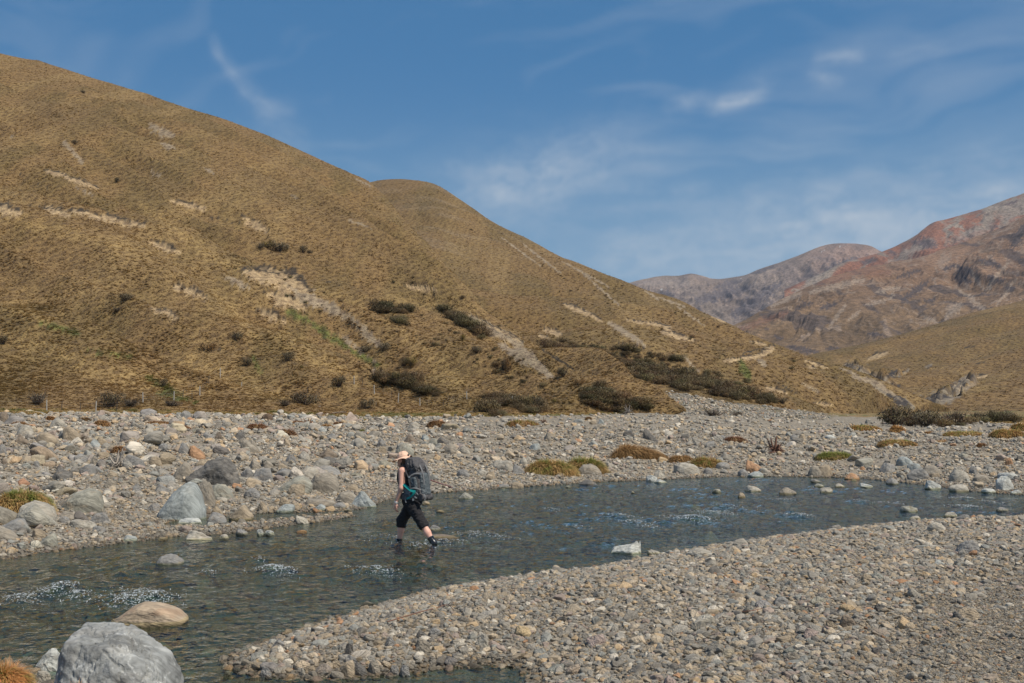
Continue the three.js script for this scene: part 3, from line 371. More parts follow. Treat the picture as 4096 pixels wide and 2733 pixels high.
// white water
{
  const r = rng(71), spots = [], M = new THREE.Matrix4(), Q = new THREE.Quaternion(), E = new THREE.Euler();
  for (const f of foamSpots) { const n = Math.round(130 * f.r * (f.h > .05 ? 1.5 : f.h > .03 ? 1 : .5)); for (let k = 0; k < n; k++) {
    const a = (r() + r() + r() - 1.5) * f.r * .8, b = (r() + r() + r() - 1.5) * f.r * 1.5, x = f.x + flow[0] * (a - .3 * f.r) - flow[1] * b, z = f.z + flow[1] * (a - .3 * f.r) + flow[0] * b, s = shoreAt(x, z).s; if (s > -.05) continue;
    if (fbm2(x * 5, z * 5, 2) < -.12) continue;
    const R = .0018 + .0036 * r() * r(); spots.push([x, waveHeight(x, z, s) + R * .2 + (r() < .12 ? r() * f.h * .2 : 0), z, R]);
  } }
  const g = new THREE.IcosahedronGeometry(1, 1), im = new THREE.InstancedMesh(g, new THREE.MeshPhysicalMaterial({ color: rgb(.62, .65, .66), roughness: .5 }), spots.length);
  spots.forEach(([x, y, z, R], i) => { Q.setFromEuler(E.set(r() * 3, r() * 3, r() * 3)); M.compose(new THREE.Vector3(x, y, z), Q, new THREE.Vector3(R * (1 + r() * 1.6), R * .6, R * (1 + r()))); im.setMatrixAt(i, M); });
  // lacy sheets of froth lying on the crests
  const P = [], I = [];
  for (const f of foamSpots) { const d = -f.z, c = d < 14 ? .013 : .022, A = Math.ceil(f.r * 1.1 / c), B = Math.ceil(f.r * 2.2 / c), ids = new Map();
    const vert = (i, j) => { const k = i * 4096 + j; if (!ids.has(k)) { const a = i * c - f.r * .25, b = j * c, x = f.x + flow[0] * a - flow[1] * b, z = f.z + flow[1] * a + flow[0] * b; ids.set(k, P.length / 3); P.push(x, waveHeight(x, z, -2) + .006 + .012 * Math.max(0, n2(x * 30, z * 30)), z); } return ids.get(k); };
    for (let i = -A; i < A; i++) for (let j = -B; j < B; j++) { const a = i * c, b = j * c, e = Math.hypot(a / (f.r * .8), b / (f.r * 1.7)); if (e > 1) continue; const x = f.x + flow[0] * a - flow[1] * b, z = f.z + flow[1] * a + flow[0] * b; if (shoreAt(x, z).s > -.1) continue; const lace = Math.abs(fbm2(x * 5 + f.i, z * 5, 3)) + .5 * Math.abs(n2(x * 16, z * 16 + f.i)); if (lace > (.25 - e * .23) * (f.h > .04 ? 1.15 : .75)) continue; const q = [vert(i, j), vert(i + 1, j), vert(i + 1, j + 1), vert(i, j + 1)]; I.push(q[0], q[1], q[2], q[0], q[2], q[3]); } }
  const fg = new THREE.BufferGeometry(); fg.setAttribute('position', new THREE.Float32BufferAttribute(P, 3)); fg.setIndex(I); fg.computeVertexNormals();
  tag(top('froth', new THREE.Mesh(fg, new THREE.MeshPhysicalMaterial({ color: rgb(.47, .51, .52), roughness: .6, transmission: .3, thickness: 0, side: THREE.DoubleSide }))), 'lacy white froth on the riffles', 'froth', null, 'stuff');
  tag(top('foam', im), 'white foam breaking over the shallow riffles', 'foam', null, 'stuff');
}

// ------------------------------------------------------------------ stones
function rockShape(seed, { detail = 3, planes = 14, p = 14, noise = .05, freq = 2.2, fine = 0, crack = 0, cube = 0, faces = null }) {
  const r = rng(seed), N = []; for (let i = 0; i < planes; i++) { const y = 1 - 2 * (i + .5) / planes + (r() - .5) * .3, a = i * 2.399 + (r() - .5) * 1.2, c = Math.sqrt(Math.max(0, 1 - y * y)); N.push([c * Math.cos(a), clamp(y, -1, 1), c * Math.sin(a), .68 + r() * .34]); }
  if (faces) { N.length = 0; for (const [a, b, c, d] of faces) { const l = Math.hypot(a, b, c); N.push([a / l, b / l, c / l, d]); } }
  let g = new THREE.IcosahedronGeometry(1, detail); g.deleteAttribute('normal'); g.deleteAttribute('uv'); g = mergeVertices(g, 1e-5);
  const P = g.attributes.position, o = seed * 1.37, uv = new Float32Array(P.count * 2);
  for (let i = 0; i < P.count; i++) {
    const x = P.getX(i), y = P.getY(i), z = P.getZ(i); let s = 0; for (const n of N) { const d = (x * n[0] + y * n[1] + z * n[2]) / n[3]; if (d > 0) s += Math.pow(d, p); }
    let R = Math.pow(s, -1 / p); if (cube) { const q = Math.pow(Math.abs(x) ** cube + Math.abs(y) ** cube + Math.abs(z) ** cube, -1 / cube); R = lerp(q, R, cube > 3 ? .5 : .25); } R *= 1 + noise * fbm3(x * freq + o, y * freq, z * freq - o, 3) + (fine ? fine * fbm3(x * 7 + o, y * 7, z * 7, 4) : 0); if (crack) { const q = Math.abs(fbm3(x * 1.3 + o * 2, y * 1.6, z * 1.3, 4)); R -= crack * sstep(.07, 0, q); const q2 = Math.abs(fbm3(x * 2.6 - o, y * 1.5 + 9, z * 2.6, 3)); R -= crack * .5 * sstep(.05, 0, q2); }
    P.setXYZ(i, x * R, y * R, z * R); uv[i * 2] = (x * .8 + z * .6) * R * .5 + seed * .37; uv[i * 2 + 1] = (y + (x * .6 - z * .8) * .45) * R * .5 + seed * .71;
  }
  g.setAttribute('uv', new THREE.BufferAttribute(uv, 2)); g.computeVertexNormals(); return g;
}
const stoneShapes = []; for (let i = 0; i < 12; i++) stoneShapes.push(rockShape(100 + i, { detail: 5, planes: 10 + (i % 5) * 2, p: [12, 24, 34, 44][i % 4], noise: .09 }));
const TONES = [[.27, .262, .245], [.30, .288, .262], [.235, .225, .205], [.17, .162, .15], [.36, .312, .245], [.33, .28, .215], [.42, .325, .215], [.50, .475, .425], [.26, .27, .262], [.38, .23, .14], [.31, .26, .235], [.44, .38, .30]];
const TONE_W = [16, 16, 12, 8, 12, 10, 5, 6, 8, 1.2, 6, 5], TONE_SUM = TONE_W.reduce((a, b) => a + b);
function tone(r) { let k = r() * TONE_SUM, i = 0; while ((k -= TONE_W[i]) > 0) i++; const j = .86 + r() * .3; return TONES[i].map((v, c) => v * j * [1.37, 1.30, 1.19][c]); }
const stoneMat = std({ map: rockMap, bumpMap: rockBump, bumpScale: .012, roughness: .92 });
const stones = { gravel_bar: [], gravel_bank: [], river_bed: [], gravel_fan: [] };
{
  const r = rng(2024), inView = (q) => Math.abs(q) < .66;
  const scatter = (home, side, rad, perM2, dMin, dMax, patchy, test) => {
    const half = home === 'gravel_bar' && dMax < 30 ? .95 : .66, area = half * (dMax * dMax - dMin * dMin), n = Math.round(area * perM2);
    for (let k = 0; k < n; k++) {
      const d = Math.sqrt(lerp(dMin * dMin, dMax * dMax, r())), q = (r() * 2 - 1) * half, x = q * d, z = -d, sz = rad * (.62 + r() * r() * 1.1), cl = fbm2(x * .16 + rad * 9, z * .16, 3);
      if (r() > 1 + patchy * (cl - .05) * 3) continue;
      const sh = shoreAt(x, z); if (side === 2 ? sh.s > .1 : sh.s < -.07 || sh.side !== side) continue;
      if (test && !test(x, z, sh)) continue;
      if (side === 1) { const g = grassAmount(x, z); if (r() < g * 1.02) continue; }
      stones[home].push({ x, z, y: heightOf(x, z, sh), r: sz, d, s: sh.s });
    }
  };
  const u = (x, z) => 2048 + x / -z * FOC;
  // near bar: fine gravel to the right and front, cobbles along its tip
  const fineSide = (x, z) => sstep(2900, 3700, u(x, z) - (-z - 7) * 130);
  scatter('gravel_bar', 0, .010, 2700, 5.5, 11.5, 0, (x, z) => r() < .2 + .8 * fineSide(x, z));
  scatter('gravel_bar', 0, .019, 620, 5.5, 16, 0, (x, z) => r() > fineSide(x, z) * .72);
  scatter('gravel_bar', 0, .029, 240, 5.5, 24, .15, (x, z) => r() > fineSide(x, z) * .93);
  scatter('gravel_bar', 0, .042, 50, 5.5, 40, .2, (x, z) => r() > fineSide(x, z) * .97);
  scatter('gravel_bar', 0, .056, 7, 5.5, 40, .3, (x, z) => r() > fineSide(x, z) * .97);
  // far bank
  const left = (x, z) => sstep(.02, -.2, x / -z), edge = (k) => (x, z, sh) => r() < (.42 + .58 * left(x, z)) * lerp(1, sstep(1, 5, sh.s), k);
  scatter('gravel_bank', 1, .020, 190, 12, 28, .1);
  scatter('gravel_bank', 1, .034, 100, 12, 36, .3);
  scatter('gravel_bank', 1, .045, 34, 30, 66, .4);
  scatter('gravel_bank', 1, .065, 22, 12, 56, 1.1, edge(.6));
  scatter('gravel_bank', 1, .105, 5.5, 12, 90, 1.1, edge(.85));
  scatter('gravel_bank', 1, .16, 1.5, 12, 125, 1.1, edge(.95));
  scatter('gravel_bank', 1, .24, .26, 13, 130, 1, (x, z, sh) => edge(1)(x, z, sh) && r() < .25 + left(x, z));
  scatter('gravel_bank', 1, .38, .045, 50, 130, 1, (x, z) => r() < .15 + left(x, z));
  // bed
  scatter('river_bed', 2, .045, 40, 6, 22, .2); scatter('river_bed', 2, .08, 11, 6, 38, .3); scatter('river_bed', 2, .13, 1.2, 9, 38, .3, (x, z, sh) => sh.s < -.9);
}
// fan stones
{
  const r = rng(77); for (let k = 0; k < 9000; k++) { const q = lerp(fan.qa, fan.qb, r()), t = r() * r(), p = fan.P(q, t), rad = .07 + .16 * r() * r(); stones.gravel_fan.push({ x: p[0], z: p[2], y: p[1], r: rad * (1 + t), d: -p[2], s: 9 }); }
}
const occupied = [];   // boulders keep loose stones out of their own ground; filled by the boulder list
function buildStones(home, parent, most) {
  const r = rng(home.length * 31), list = stones[home].filter((s) => !occupied.some((b) => (s.x - b[0]) ** 2 + (s.z - b[1]) ** 2 < (b[2] * .8 + s.r * .4) ** 2));
  const M = new THREE.Matrix4(), Q = new THREE.Quaternion(), E = new THREE.Euler(), V = new THREE.Vector3(), C = new THREE.Color();
  for (const s of list) {
    s.k = Math.floor(r() * stoneShapes.length); s.c = tone(r); const flat = home === 'gravel_bank' ? .55 + r() * .5 : .5 + r() * .45;
    s.sc = [s.r * (.8 + r() * .6), s.r * flat, s.r * (.8 + r() * .45)]; s.e = [(r() - .5) * 1.3, r() * 6.28, (r() - .5) * 1.3]; s.py = s.y + s.r * flat * (home === 'gravel_bar' ? -.05 + r() * .38 : .05 + r() * .45);
    if (home === 'river_bed') { s.c = s.c.map((v, i) => v * [.34, .35, .27][i]); s.py = s.y + s.r * .1; if (s.py + s.sc[1] > -.03) s.py = -.05 - s.sc[1] * .8; }
    else if (s.py < .05) s.c = s.c.map((v, i) => v * lerp([.5, .46, .4][i], 1, sstep(-.02, .06, s.py)));
    else if (home === 'gravel_bank' && s.d > 60) s.c = s.c.map((v) => v * 1.08);
  }
  const place = (s) => M.compose(V.set(s.x, s.py, s.z), Q.setFromEuler(E.set(...s.e)), new THREE.Vector3(...s.sc));
  // those that show largest are stones of their own
  if (most) {
    list.sort((a, b) => b.r / b.d - a.r / a.d);
    const mats = new Map();
    for (const s of list.splice(0, most)) {
      const c = s.c.map((v) => Math.round(v * 40) / 40), key = c.join(); if (!mats.has(key)) mats.set(key, std({ map: rockMap, bumpMap: rockBump, bumpScale: .03, roughness: .92, color: rgb(...c) }));
      const m = part('stone', stoneShapes[s.k], mats.get(key), parent); place(s); m.applyMatrix4(M);
    }
  }
  for (let k = 0; k < stoneShapes.length; k++) {
    const mine = list.filter((s) => s.k === k), im = new THREE.InstancedMesh(stoneShapes[k], stoneMat, mine.length);
    mine.forEach((s, i) => { place(s); im.setMatrixAt(i, M); im.setColorAt(i, C.setRGB(...s.c)); });
    im.name = 'loose_stones'; im.castShadow = im.receiveShadow = true; im.userData.kind = 'stuff'; parent.add(im);
  }
}
// ------------------------------------------------------------------ boulders that can be named one by one
const crops = { 2: [0, 1550, 2.13636], 3: [1000, 1500, 2.13636], 4: [2000, 1500, 2.13636], 5: [2996, 1500, 2.13636], 6: [0, 2200, 2.9375], 7: [800, 2200, 1.958], 8: [2600, 2033, 1.5709] };
const HUES = { sand: [.47, .37, .265], slab: [.375, .385, .375], blue: [.40, .43, .415], grey: [.30, .292, .275], dark: [.175, .165, .15], tan: [.40, .325, .23], pale: [.47, .435, .365], orange: [.50, .29, .16], brown: [.275, .22, .165], white: [.56, .57, .53], green: [.36, .35, .29], warm: [.35, .31, .25], clod: [.15, .10, .065] };
const boulderMats = new Map();
function boulderMat(wet) { const k = wet ? 1 : 0; if (!boulderMats.has(k)) boulderMats.set(k, std({ vertexColors: true, map: rockMap, bumpMap: rockBump, bumpScale: .03, roughness: .9 })); return boulderMats.get(k); }
// silhouette: height of the top across the stone, [-1..1, 0..1]
function shaped(geo, prof, n = 2) { const f = table(prof.map((p) => p[0]), prof.map((p) => p[1])), P = geo.attributes.position; for (let i = 0; i < P.count; i++) { const x = P.getX(i), y = P.getY(i); if (y > 0) P.setY(i, y * f(clamp(x, -1, 1)) / Math.max(.32, Math.pow(Math.max(0, 1 - Math.abs(x) ** n), 1 / n))); } geo.computeVertexNormals(); return geo; }
let rockSeed = 500;
function boulder(crop, x0, x1, y0, y1, hue, edgy, label, opt = {}) {
  const [ou, ov, k] = crops[crop], u = ou + (x0 + x1) / 2 / k, vb = ov + y1 / k, hit = opt.at ?? groundHit(u, vb, true), seed = rockSeed++, r = rng(seed * 7);
  const depth = -hit[2], w = (x1 - x0) / k / FOC * depth, hgt = (y1 - y0) / k / FOC * depth, deep = w * (opt.deep ?? .75);
  const z = hit[2] - deep * .38, x = hit[0] * (z / hit[2]), big = (x1 - x0) / k > 90, det = opt.detail ?? (big ? 14 : 8);
  let g = rockShape(seed, { detail: det, planes: edgy > .6 ? 11 : 16, p: opt.p ?? (edgy > .6 ? 26 : edgy > .3 ? 12 : 6), noise: opt.noise ?? (.05 + edgy * .06), freq: 2.0, fine: opt.fine ?? .006 + edgy * .012, crack: opt.crack ?? (edgy > .5 ? .03 : 0), cube: opt.cube ?? (opt.prof && edgy < .6 ? 2.6 : 0), faces: opt.faces });
  g.computeBoundingBox(); const bb = g.boundingBox; g.translate(-(bb.min.x + bb.max.x) / 2, 0, -(bb.min.z + bb.max.z) / 2);
  g.scale(2 / (bb.max.x - bb.min.x), 1 / bb.max.y, 2 / (bb.max.z - bb.min.z));
  if (opt.prof) shaped(g, opt.prof, opt.cube ?? (edgy < .6 ? 2.6 : 2));
  g.computeBoundingBox(); const base = Math.max(hit[1], opt.inWater ? 0 : -9), sink = opt.sink ?? .12, H = hgt / g.boundingBox.max.y;
  g.scale(w / 2, H, deep / 2);
  const P = g.attributes.position, C = new Float32Array(P.count * 3), c = HUES[hue], uv = g.attributes.uv;
  for (let i = 0; i < P.count; i++) {
    if (P.getY(i) < 0) P.setY(i, P.getY(i) * .55);
    const px = P.getX(i), py = P.getY(i), pz = P.getZ(i), wy = py + base - sink * 0, n = fbm3(px * 3 / w + seed, py * 3 / w, pz * 3 / w, 4), st = sstep(.12, .4, fbm3(px * 1.6 / w + 40, py * 4 / w, pz * 2 / w + seed, 3));
    const wet = opt.inWater ? lerp(.42, 1, sstep(.015, .05, wy)) : 1;
    for (let m = 0; m < 3; m++) C[i * 3 + m] = clamp(lerp(c[m], (opt.stain ?? [.45, .34, .22])[m], st * (opt.stainK ?? .25)) * (1 + n * (edgy > .5 ? .34 : .18)) * (opt.veins ? (.92 + .3 * n) + .7 * sstep(.020, .005, Math.abs(fbm3(px * 2.2, py * 2.6 + 3, pz * 2.2, 3))) : 1) * (m === 2 && wet < 1 ? wet * .8 : wet), 0.01, .9);
    uv.setXY(i, uv.getX(i) * 1.2 * Math.max(.7, w * 1.2), uv.getY(i) * 1.2 * Math.max(.7, w * 1.2));
  }
  g.setAttribute('color', new THREE.BufferAttribute(C, 3)); g.computeVertexNormals();
  const y = base - (opt.drop ?? 0), turn = opt.turn ?? (r() - .5) * .5;
  occupied.push([x, z, w / 2]);
  let m;
  if (label) { m = top(opt.name ?? 'boulder', new THREE.Mesh(g, boulderMat(opt.inWater))); tag(m, label, opt.cat ?? 'boulder'); }
  else m = part('stone', g, boulderMat(opt.inWater), opt.inWater ? nearSheets.river_bed : nearSheets.gravel_bank);
  m.position.set(x, y, z); m.rotation.y = opt.prof ? 0 : turn; m.rotation.z = opt.tilt ?? 0;
  return m;
}
const W = { inWater: true };
// left bank, big ones first
boulder(2, 1345, 1745, 808, 1135, 'blue', .25, 'large smooth pale blue-grey boulder leaning at the pool edge on the left', { inWater: true, prof: [[-1, .22], [-.72, .42], [-.35, .72], [0, .9], [.3, 1], [.62, .96], [.82, .72], [1, .3]], stainK: .1, noise: .04, detail: 20, drop: .03 });
boulder(2, 1690, 1840, 805, 1008, 'warm', .3, 'tan-grey slab standing right behind the large blue-grey boulder', { prof: [[-1, .8], [-.3, 1], [.3, .95], [.7, .6], [1, .2]] });
boulder(2, 1795, 2000, 830, 968, 'green', .2, 'smooth greenish grey rounded slab, behind and right of the blue-grey boulder', { prof: [[-1, .8], [-.4, 1], [.2, .95], [.7, .55], [1, .15]] });
boulder(2, 1618, 2072, 600, 838, 'dark', .75, 'biggest dark grey rugged boulder in the middle of the left bank', { prof: [[-1, .3], [-.7, .6], [-.35, .72], [0, .88], [.25, 1], [.5, .98], [.8, .7], [1, .4]], noise: .12, fine: .03, stain: [.33, .3, .26], stainK: .5, detail: 22 });
boulder(2, 1475, 1648, 643, 800, 'warm', .3, 'upright tan rounded boulder against the left end of the dark rugged boulder', { prof: [[-1, .2], [-.5, .7], [.1, 1], [.6, .98], [.9, .6], [1, .3]] });
boulder(2, 1660, 1792, 614, 690, 'tan', .2);
boulder(2, 2172, 2350, 692, 802, 'grey', .35, 'round grey boulder to the right of the dark rugged boulder');
boulder(2, 508, 882, 872, 1062, 'green', .3, 'broad half-buried grey-tan slab right of the grassy mound on the left', { prof: [[-1, .1], [-.7, .35], [-.45, .75], [-.2, .85], [.1, .95], [.4, 1], [.8, .85], [1, .35]], stainK: .5, noise: .05, detail: 20 });
boulder(2, 150, 468, 976, 1160, 'pale', .3, 'pale rounded boulder directly in front of the grassy mound on the left', { prof: [[-1, .5], [-.7, .85], [-.2, 1], [.4, .97], [.8, .75], [1, .45]], detail: 18 });
boulder(2, -20, 235, 1128, 1246, 'grey', .35, 'blue-grey rounded boulder below the pale one at the left edge', { prof: [[-1, .3], [-.3, .6], [.2, .9], [.6, 1], [.9, .7], [1, .4]] });
boulder(2, -120, 155, 1190, 1312, 'warm', .3, 'smooth tan-grey slab cut by the left edge of the picture', { prof: [[-1, 1], [-.2, 1], [.4, .7], [1, .15]] });
boulder(2, 45, 152, 1062, 1132, 'grey', .3);
boulder(2, 303, 492, 384, 504, 'tan', .25, 'tan rounded boulder on the upper left bank with a pale face', { prof: [[-1, .6], [-.5, .98], [.1, 1], [.6, .75], [1, .4]] });
boulder(2, 535, 690, 330, 462, 'tan', .35, 'tall tan-brown boulder with a dark left side on the upper left bank', { prof: [[-1, .7], [-.5, 1], [0, .95], [.6, .6], [1, .35]] });
boulder(2, 140, 287, 318, 416, 'pale', .3, 'pale grey squarish boulder near the upper left grass edge');
boulder(2, 128, 247, 398, 490, 'brown', .7, 'angular brown boulder left of the tan rounded one');
boulder(2, 425, 612, 668, 790, 'dark', .9, 'dark angular pyramid-shaped rock in the middle of the left bank', { prof: [[-1, .25], [-.6, .6], [-.35, 1], [0, .8], [.5, .6], [1, .3]] });
boulder(2, 326, 425, 696, 762, 'pale', .4);
boulder(2, 665, 818, 656, 746, 'grey', .4, 'long grey slab leaning uphill, left of the tangled dry roots', { prof: [[-1, .4], [-.4, .7], [.3, .95], [.7, 1], [1, .5]] });
boulder(2, 1048, 1242, 578, 682, 'grey', .4, 'purple-grey rounded boulder right beside the tangled dry roots', { stainK: .1 });
boulder(2, 1270, 1382, 590, 674, 'tan', .3);
boulder(2, 1612, 1755, 498, 612, 'orange', .5, 'elongated orange-tan boulder tilted down to the right on the left bank', { prof: [[-1, 1], [-.4, .9], [.2, .65], [.7, .4], [1, .2]], stainK: .1 });
boulder(2, 1515, 1625, 473, 566, 'grey', .4);
boulder(2, 2055, 2208, 442, 558, 'warm', .3, 'tilted tan-grey boulder high on the bank above the dark rugged one', { prof: [[-1, .8], [-.6, 1], [0, .85], [.6, .6], [1, .3]] });
boulder(2, 1838, 1898, 378, 446, 'brown', .6); boulder(2, 2005, 2092, 384, 446, 'dark', .5); boulder(2, 1730, 1825, 385, 440, 'grey', .4); boulder(2, 1350, 1430, 480, 540, 'grey', .4);
boulder(2, 2228, 2332, 222, 282, 'clod', .5, 'dark brown rounded rock at the top of the bank below the thorn bush', { name: 'boulder' });
boulder(2, 1540, 1630, 198, 262, 'grey', .3, 'large grey rounded boulder on the grass edge left of the bush');
boulder(2, 1210, 1312, 344, 396, 'pale', .4); boulder(2, 760, 862, 444, 520, 'blue', .4); boulder(2, 815, 912, 424, 492, 'tan', .4); boulder(2, -30, 66, 208, 322, 'brown', .5, 'brown block at the left edge just below the grass'); boulder(2, 430, 560, 258, 342, 'pale', .4, 'pale cracked boulder near the top of the left bank');
boulder(2, 380, 462, 510, 580, 'grey', .4); boulder(2, 632, 740, 566, 648, 'grey', .5); boulder(2, 765, 845, 585, 660, 'warm', .4); boulder(2, 812, 930, 552, 606, 'tan', .3); boulder(2, 280, 340, 628, 684, 'grey', .2); boulder(2, 785, 870, 672, 736, 'grey', .6); boulder(2, 905, 1012, 715, 780, 'tan', .6); boulder(2, 1380, 1470, 735, 795, 'grey', .6); boulder(2, 1080, 1195, 765, 825, 'warm', .5); boulder(2, 2060, 2180, 690, 785, 'grey', .6); boulder(2, -30, 48, 485, 590, 'grey', .4); boulder(2, 0, 62, 600, 660, 'brown', .5);
boulder(2, 1770, 1935, 1072, 1162, 'grey', .3);
boulder(2, 1562, 1828, 1222, 1308, 'pale', .85, 'flat pale angular rock with a dark ledge at the edge of the shallow water', { inWater: true, prof: [[-1, .3], [-.7, .9], [-.2, 1], [.3, .95], [.7, .5], [1, .25]], drop: .02 });
boulder(2, 1335, 1568, 1418, 1512, 'grey', .35, 'lone rounded grey rock breaking the water on the left', { inWater: true, drop: .03, prof: [[-1, .25], [-.6, .8], [-.1, 1], [.4, .9], [.8, .6], [1, .2]] });
boulder(2, 1952, 2162, 1010, 1140, 'tan', .35, 'two-lobed tan boulder standing in the side pool', { inWater: true, prof: [[-1, .3], [-.5, .5], [0, .95], [.3, 1], [.7, .55], [1, .3]] });
boulder(2, 1522, 1738, 1124, 1176, 'white', .5, 'flat whitish slab lying in front of the large blue-grey boulder', { inWater: true });
boulder(2, 318, 488, 1254, 1362, 'green', .5, 'long greenish grey rock at the lower left waterline', { prof: [[-1, .15], [-.4, .5], [.2, .9], [.7, 1], [1, .4]] });
boulder(2, 272, 392, 1212, 1292, 'tan', .5); boulder(2, 592, 818, 1136, 1206, 'pale', .6, 'flat tan slab lying at the water margin below the half-buried slab'); boulder(2, 792, 908, 1188, 1236, 'grey', .4); boulder(2, 1042, 1172, 1268, 1322, 'blue', .5, null, W); boulder(2, 1805, 1902, 1010, 1090, 'tan', .4); boulder(2, 2105, 2232, 864, 942, 'grey', .4); boulder(2, 780, 935, 1075, 1160, 'grey', .4); boulder(2, 500, 640, 1066, 1122, 'warm', .3); boulder(2, 490, 600, 1105, 1170, 'grey', .3); boulder(2, 1735, 1812, 1038, 1086, 'brown', .5); boulder(2, 2200, 2310, 985, 1068, 'tan', .5); boulder(2, 1262, 1368, 995, 1060, 'grey', .5); boulder(2, 1345, 1432, 1285, 1310, 'tan', .5, null, W); boulder(2, 1870, 1952, 1258, 1302, 'pale', .4, null, W); boulder(2, 2005, 2115, 1215, 1268, 'grey', .6, null, W); boulder(2, 1125, 1202, 830, 892, 'grey', .5); boulder(2, 885, 968, 778, 862, 'warm', .4); boulder(2, 1320, 1450, 832, 900, 'grey', .6);
// behind and beside the hiker
boulder(3, 520, 760, 838, 1005, 'warm', .15, 'large smooth grey-tan boulder on the bank left of the hiker', { prof: [[-1, .6], [-.6, .95], [0, 1], [.5, .97], [.85, .75], [1, .4]], detail: 18, noise: .03 });
boulder(3, 225, 532, 868, 1002, 'green', .2, 'long smooth sloping boulder by the brown puddle left of the hiker', { prof: [[-1, .1], [-.4, .55], [.1, .9], [.5, 1], [.85, .8], [1, .4]], detail: 16 });
boulder(3, 545, 788, 778, 866, 'grey', .2, 'low grey slab lying behind the large smooth boulder left of the hiker');
boulder(3, 420, 582, 788, 882, 'pale', .2, 'pale tan egg-shaped boulder above the long sloping boulder');
boulder(3, 856, 1086, 992, 1130, 'blue', .85, 'pale blue-grey pyramid boulder at the water edge left of the hiker', { inWater: true, prof: [[-1, .15], [-.6, .6], [-.3, .95], [-.15, 1], [.2, .85], [.6, .5], [1, .1]], stainK: .1, noise: .03, drop: .02, detail: 18 });
boulder(3, 735, 910, 1003, 1092, 'warm', .3, 'grey-tan slab tucked behind the pale pyramid boulder');
boulder(3, 803, 928, 934, 992, 'tan', .25, 'oblong tan boulder on bare sand left of the hiker');
boulder(3, 315, 468, 934, 1040, 'tan', .6, 'angular tan boulder in front of the long sloping boulder');
boulder(3, 20, 205, 802, 912, 'grey', .4, 'grey blocky boulder in the row left of the hiker'); boulder(3, 200, 380, 802, 872, 'grey', .4);
boulder(3, 572, 748, 628, 716, 'brown', .7, 'brown angular boulder above and left of the hiker with a dark hollow under it'); boulder(3, 610, 762, 700, 776, 'dark', .6);
boulder(3, 1238, 1402, 584, 708, 'green', .2, 'large round grey boulder directly behind the sun hat', { prof: [[-1, .5], [-.5, .9], [0, 1], [.4, .92], [.8, .6], [1, .3]] });
boulder(3, 1638, 1768, 588, 682, 'warm', .6, 'angular grey-tan block on the bank right of the backpack top'); boulder(3, 1778, 1880, 602, 672, 'pale', .3, 'pale rounded boulder second from the backpack on the bank');
boulder(3, 1588, 1698, 532, 600, 'dark', .6); boulder(3, 1300, 1432, 514, 586, 'brown', .3);
boulder(3, 1780, 1908, 1000, 1062, 'green', .4, 'pale stone standing in the water right of the backpack', { inWater: true, prof: [[-1, .2], [-.4, .8], [-.1, 1], [.4, .75], [1, .3]], drop: .02 });
boulder(3, 1528, 1630, 1280, 1328, 'grey', .3, 'grey stone in the river just behind the hiker\'s rear leg', { inWater: true, drop: .02 });
boulder(3, 1540, 1790, 1368, 1400, 'brown', .15, 'smooth brown rock barely awash behind the hiker\'s boot', { inWater: true, drop: .01, stainK: .1 });
boulder(3, 222, 382, 1108, 1180, 'blue', .4, 'greenish boulder at the pool edge below the tan boulders', W); boulder(3, 545, 652, 1108, 1160, 'blue', .4, null, W); boulder(3, 700, 818, 1094, 1138, 'grey', .5, null, W); boulder(3, 248, 342, 1044, 1120, 'tan', .3); boulder(3, 66, 162, 1094, 1172, 'grey', .4); boulder(3, 475, 740, 1064, 1126, 'warm', .2); boulder(3, -60, 95, 970, 1040, 'grey', .4); boulder(3, 330, 430, 1090, 1160, 'tan', .4); boulder(3, 408, 518, 652, 726, 'pale', .2); boulder(3, 578, 658, 438, 486, 'white', .4, 'small whitish boulder among the dead grass high on the bank'); boulder(3, -30, 72, 565, 665, 'warm', .3); boulder(3, 280, 352, 530, 620, 'tan', .8); boulder(3, 845, 925, 550, 606, 'pale', .5); boulder(3, 1085, 1165, 540, 610, 'grey', .6); boulder(3, 1460, 1530, 508, 560, 'blue', .4); boulder(3, 1520, 1605, 545, 610, 'green', .4); boulder(3, 1090, 1172, 612, 664, 'tan', .3); boulder(3, 1345, 1450, 405, 460, 'pale', .4); boulder(3, 650, 735, 500, 545, 'grey', .5); boulder(3, 300, 395, 680, 760, 'grey', .5); boulder(3, -20, 90, 720, 800, 'warm', .4); boulder(3, 115, 205, 735, 812, 'warm', .4); boulder(3, 240, 330, 755, 812, 'tan', .6);
boulder(3, 1760, 1878, 808, 876, 'grey', .3, 'grey rounded boulder on the pebbles right of the backpack'); boulder(3, 1922, 2034, 804, 858, 'pale', .4); boulder(3, 2078, 2265, 732, 826, 'pale', .8, 'pale fractured block left of the green grass mound'); boulder(3, 2232, 2350, 762, 842, 'grey', .8, 'grey cracked rock touching the grass mound\'s left end'); boulder(3, 2118, 2212, 930, 970, 'grey', .7, null, W); boulder(3, 2232, 2340, 918, 966, 'tan', .6, 'flat orange-tan stone at the far waterline right of the hiker'); boulder(3, 58, 118, 1322, 1376, 'white', .8, null, W); boulder(3, 108, 214, 1332, 1372, 'white', .5, null, W); boulder(3, 394, 486, 1330, 1356, 'orange', .7, null, W); boulder(3, 92, 194, 332, 388, 'clod', .6); boulder(3, 805, 875, 1140, 1170, 'warm', .8, null, W); boulder(3, 1470, 1545, 1080, 1112, 'tan', .4, null, W); boulder(3, 1590, 1665, 1158, 1176, 'tan', .3, null, W); boulder(3, 1030, 1092, 1036, 1078, 'grey', .4);
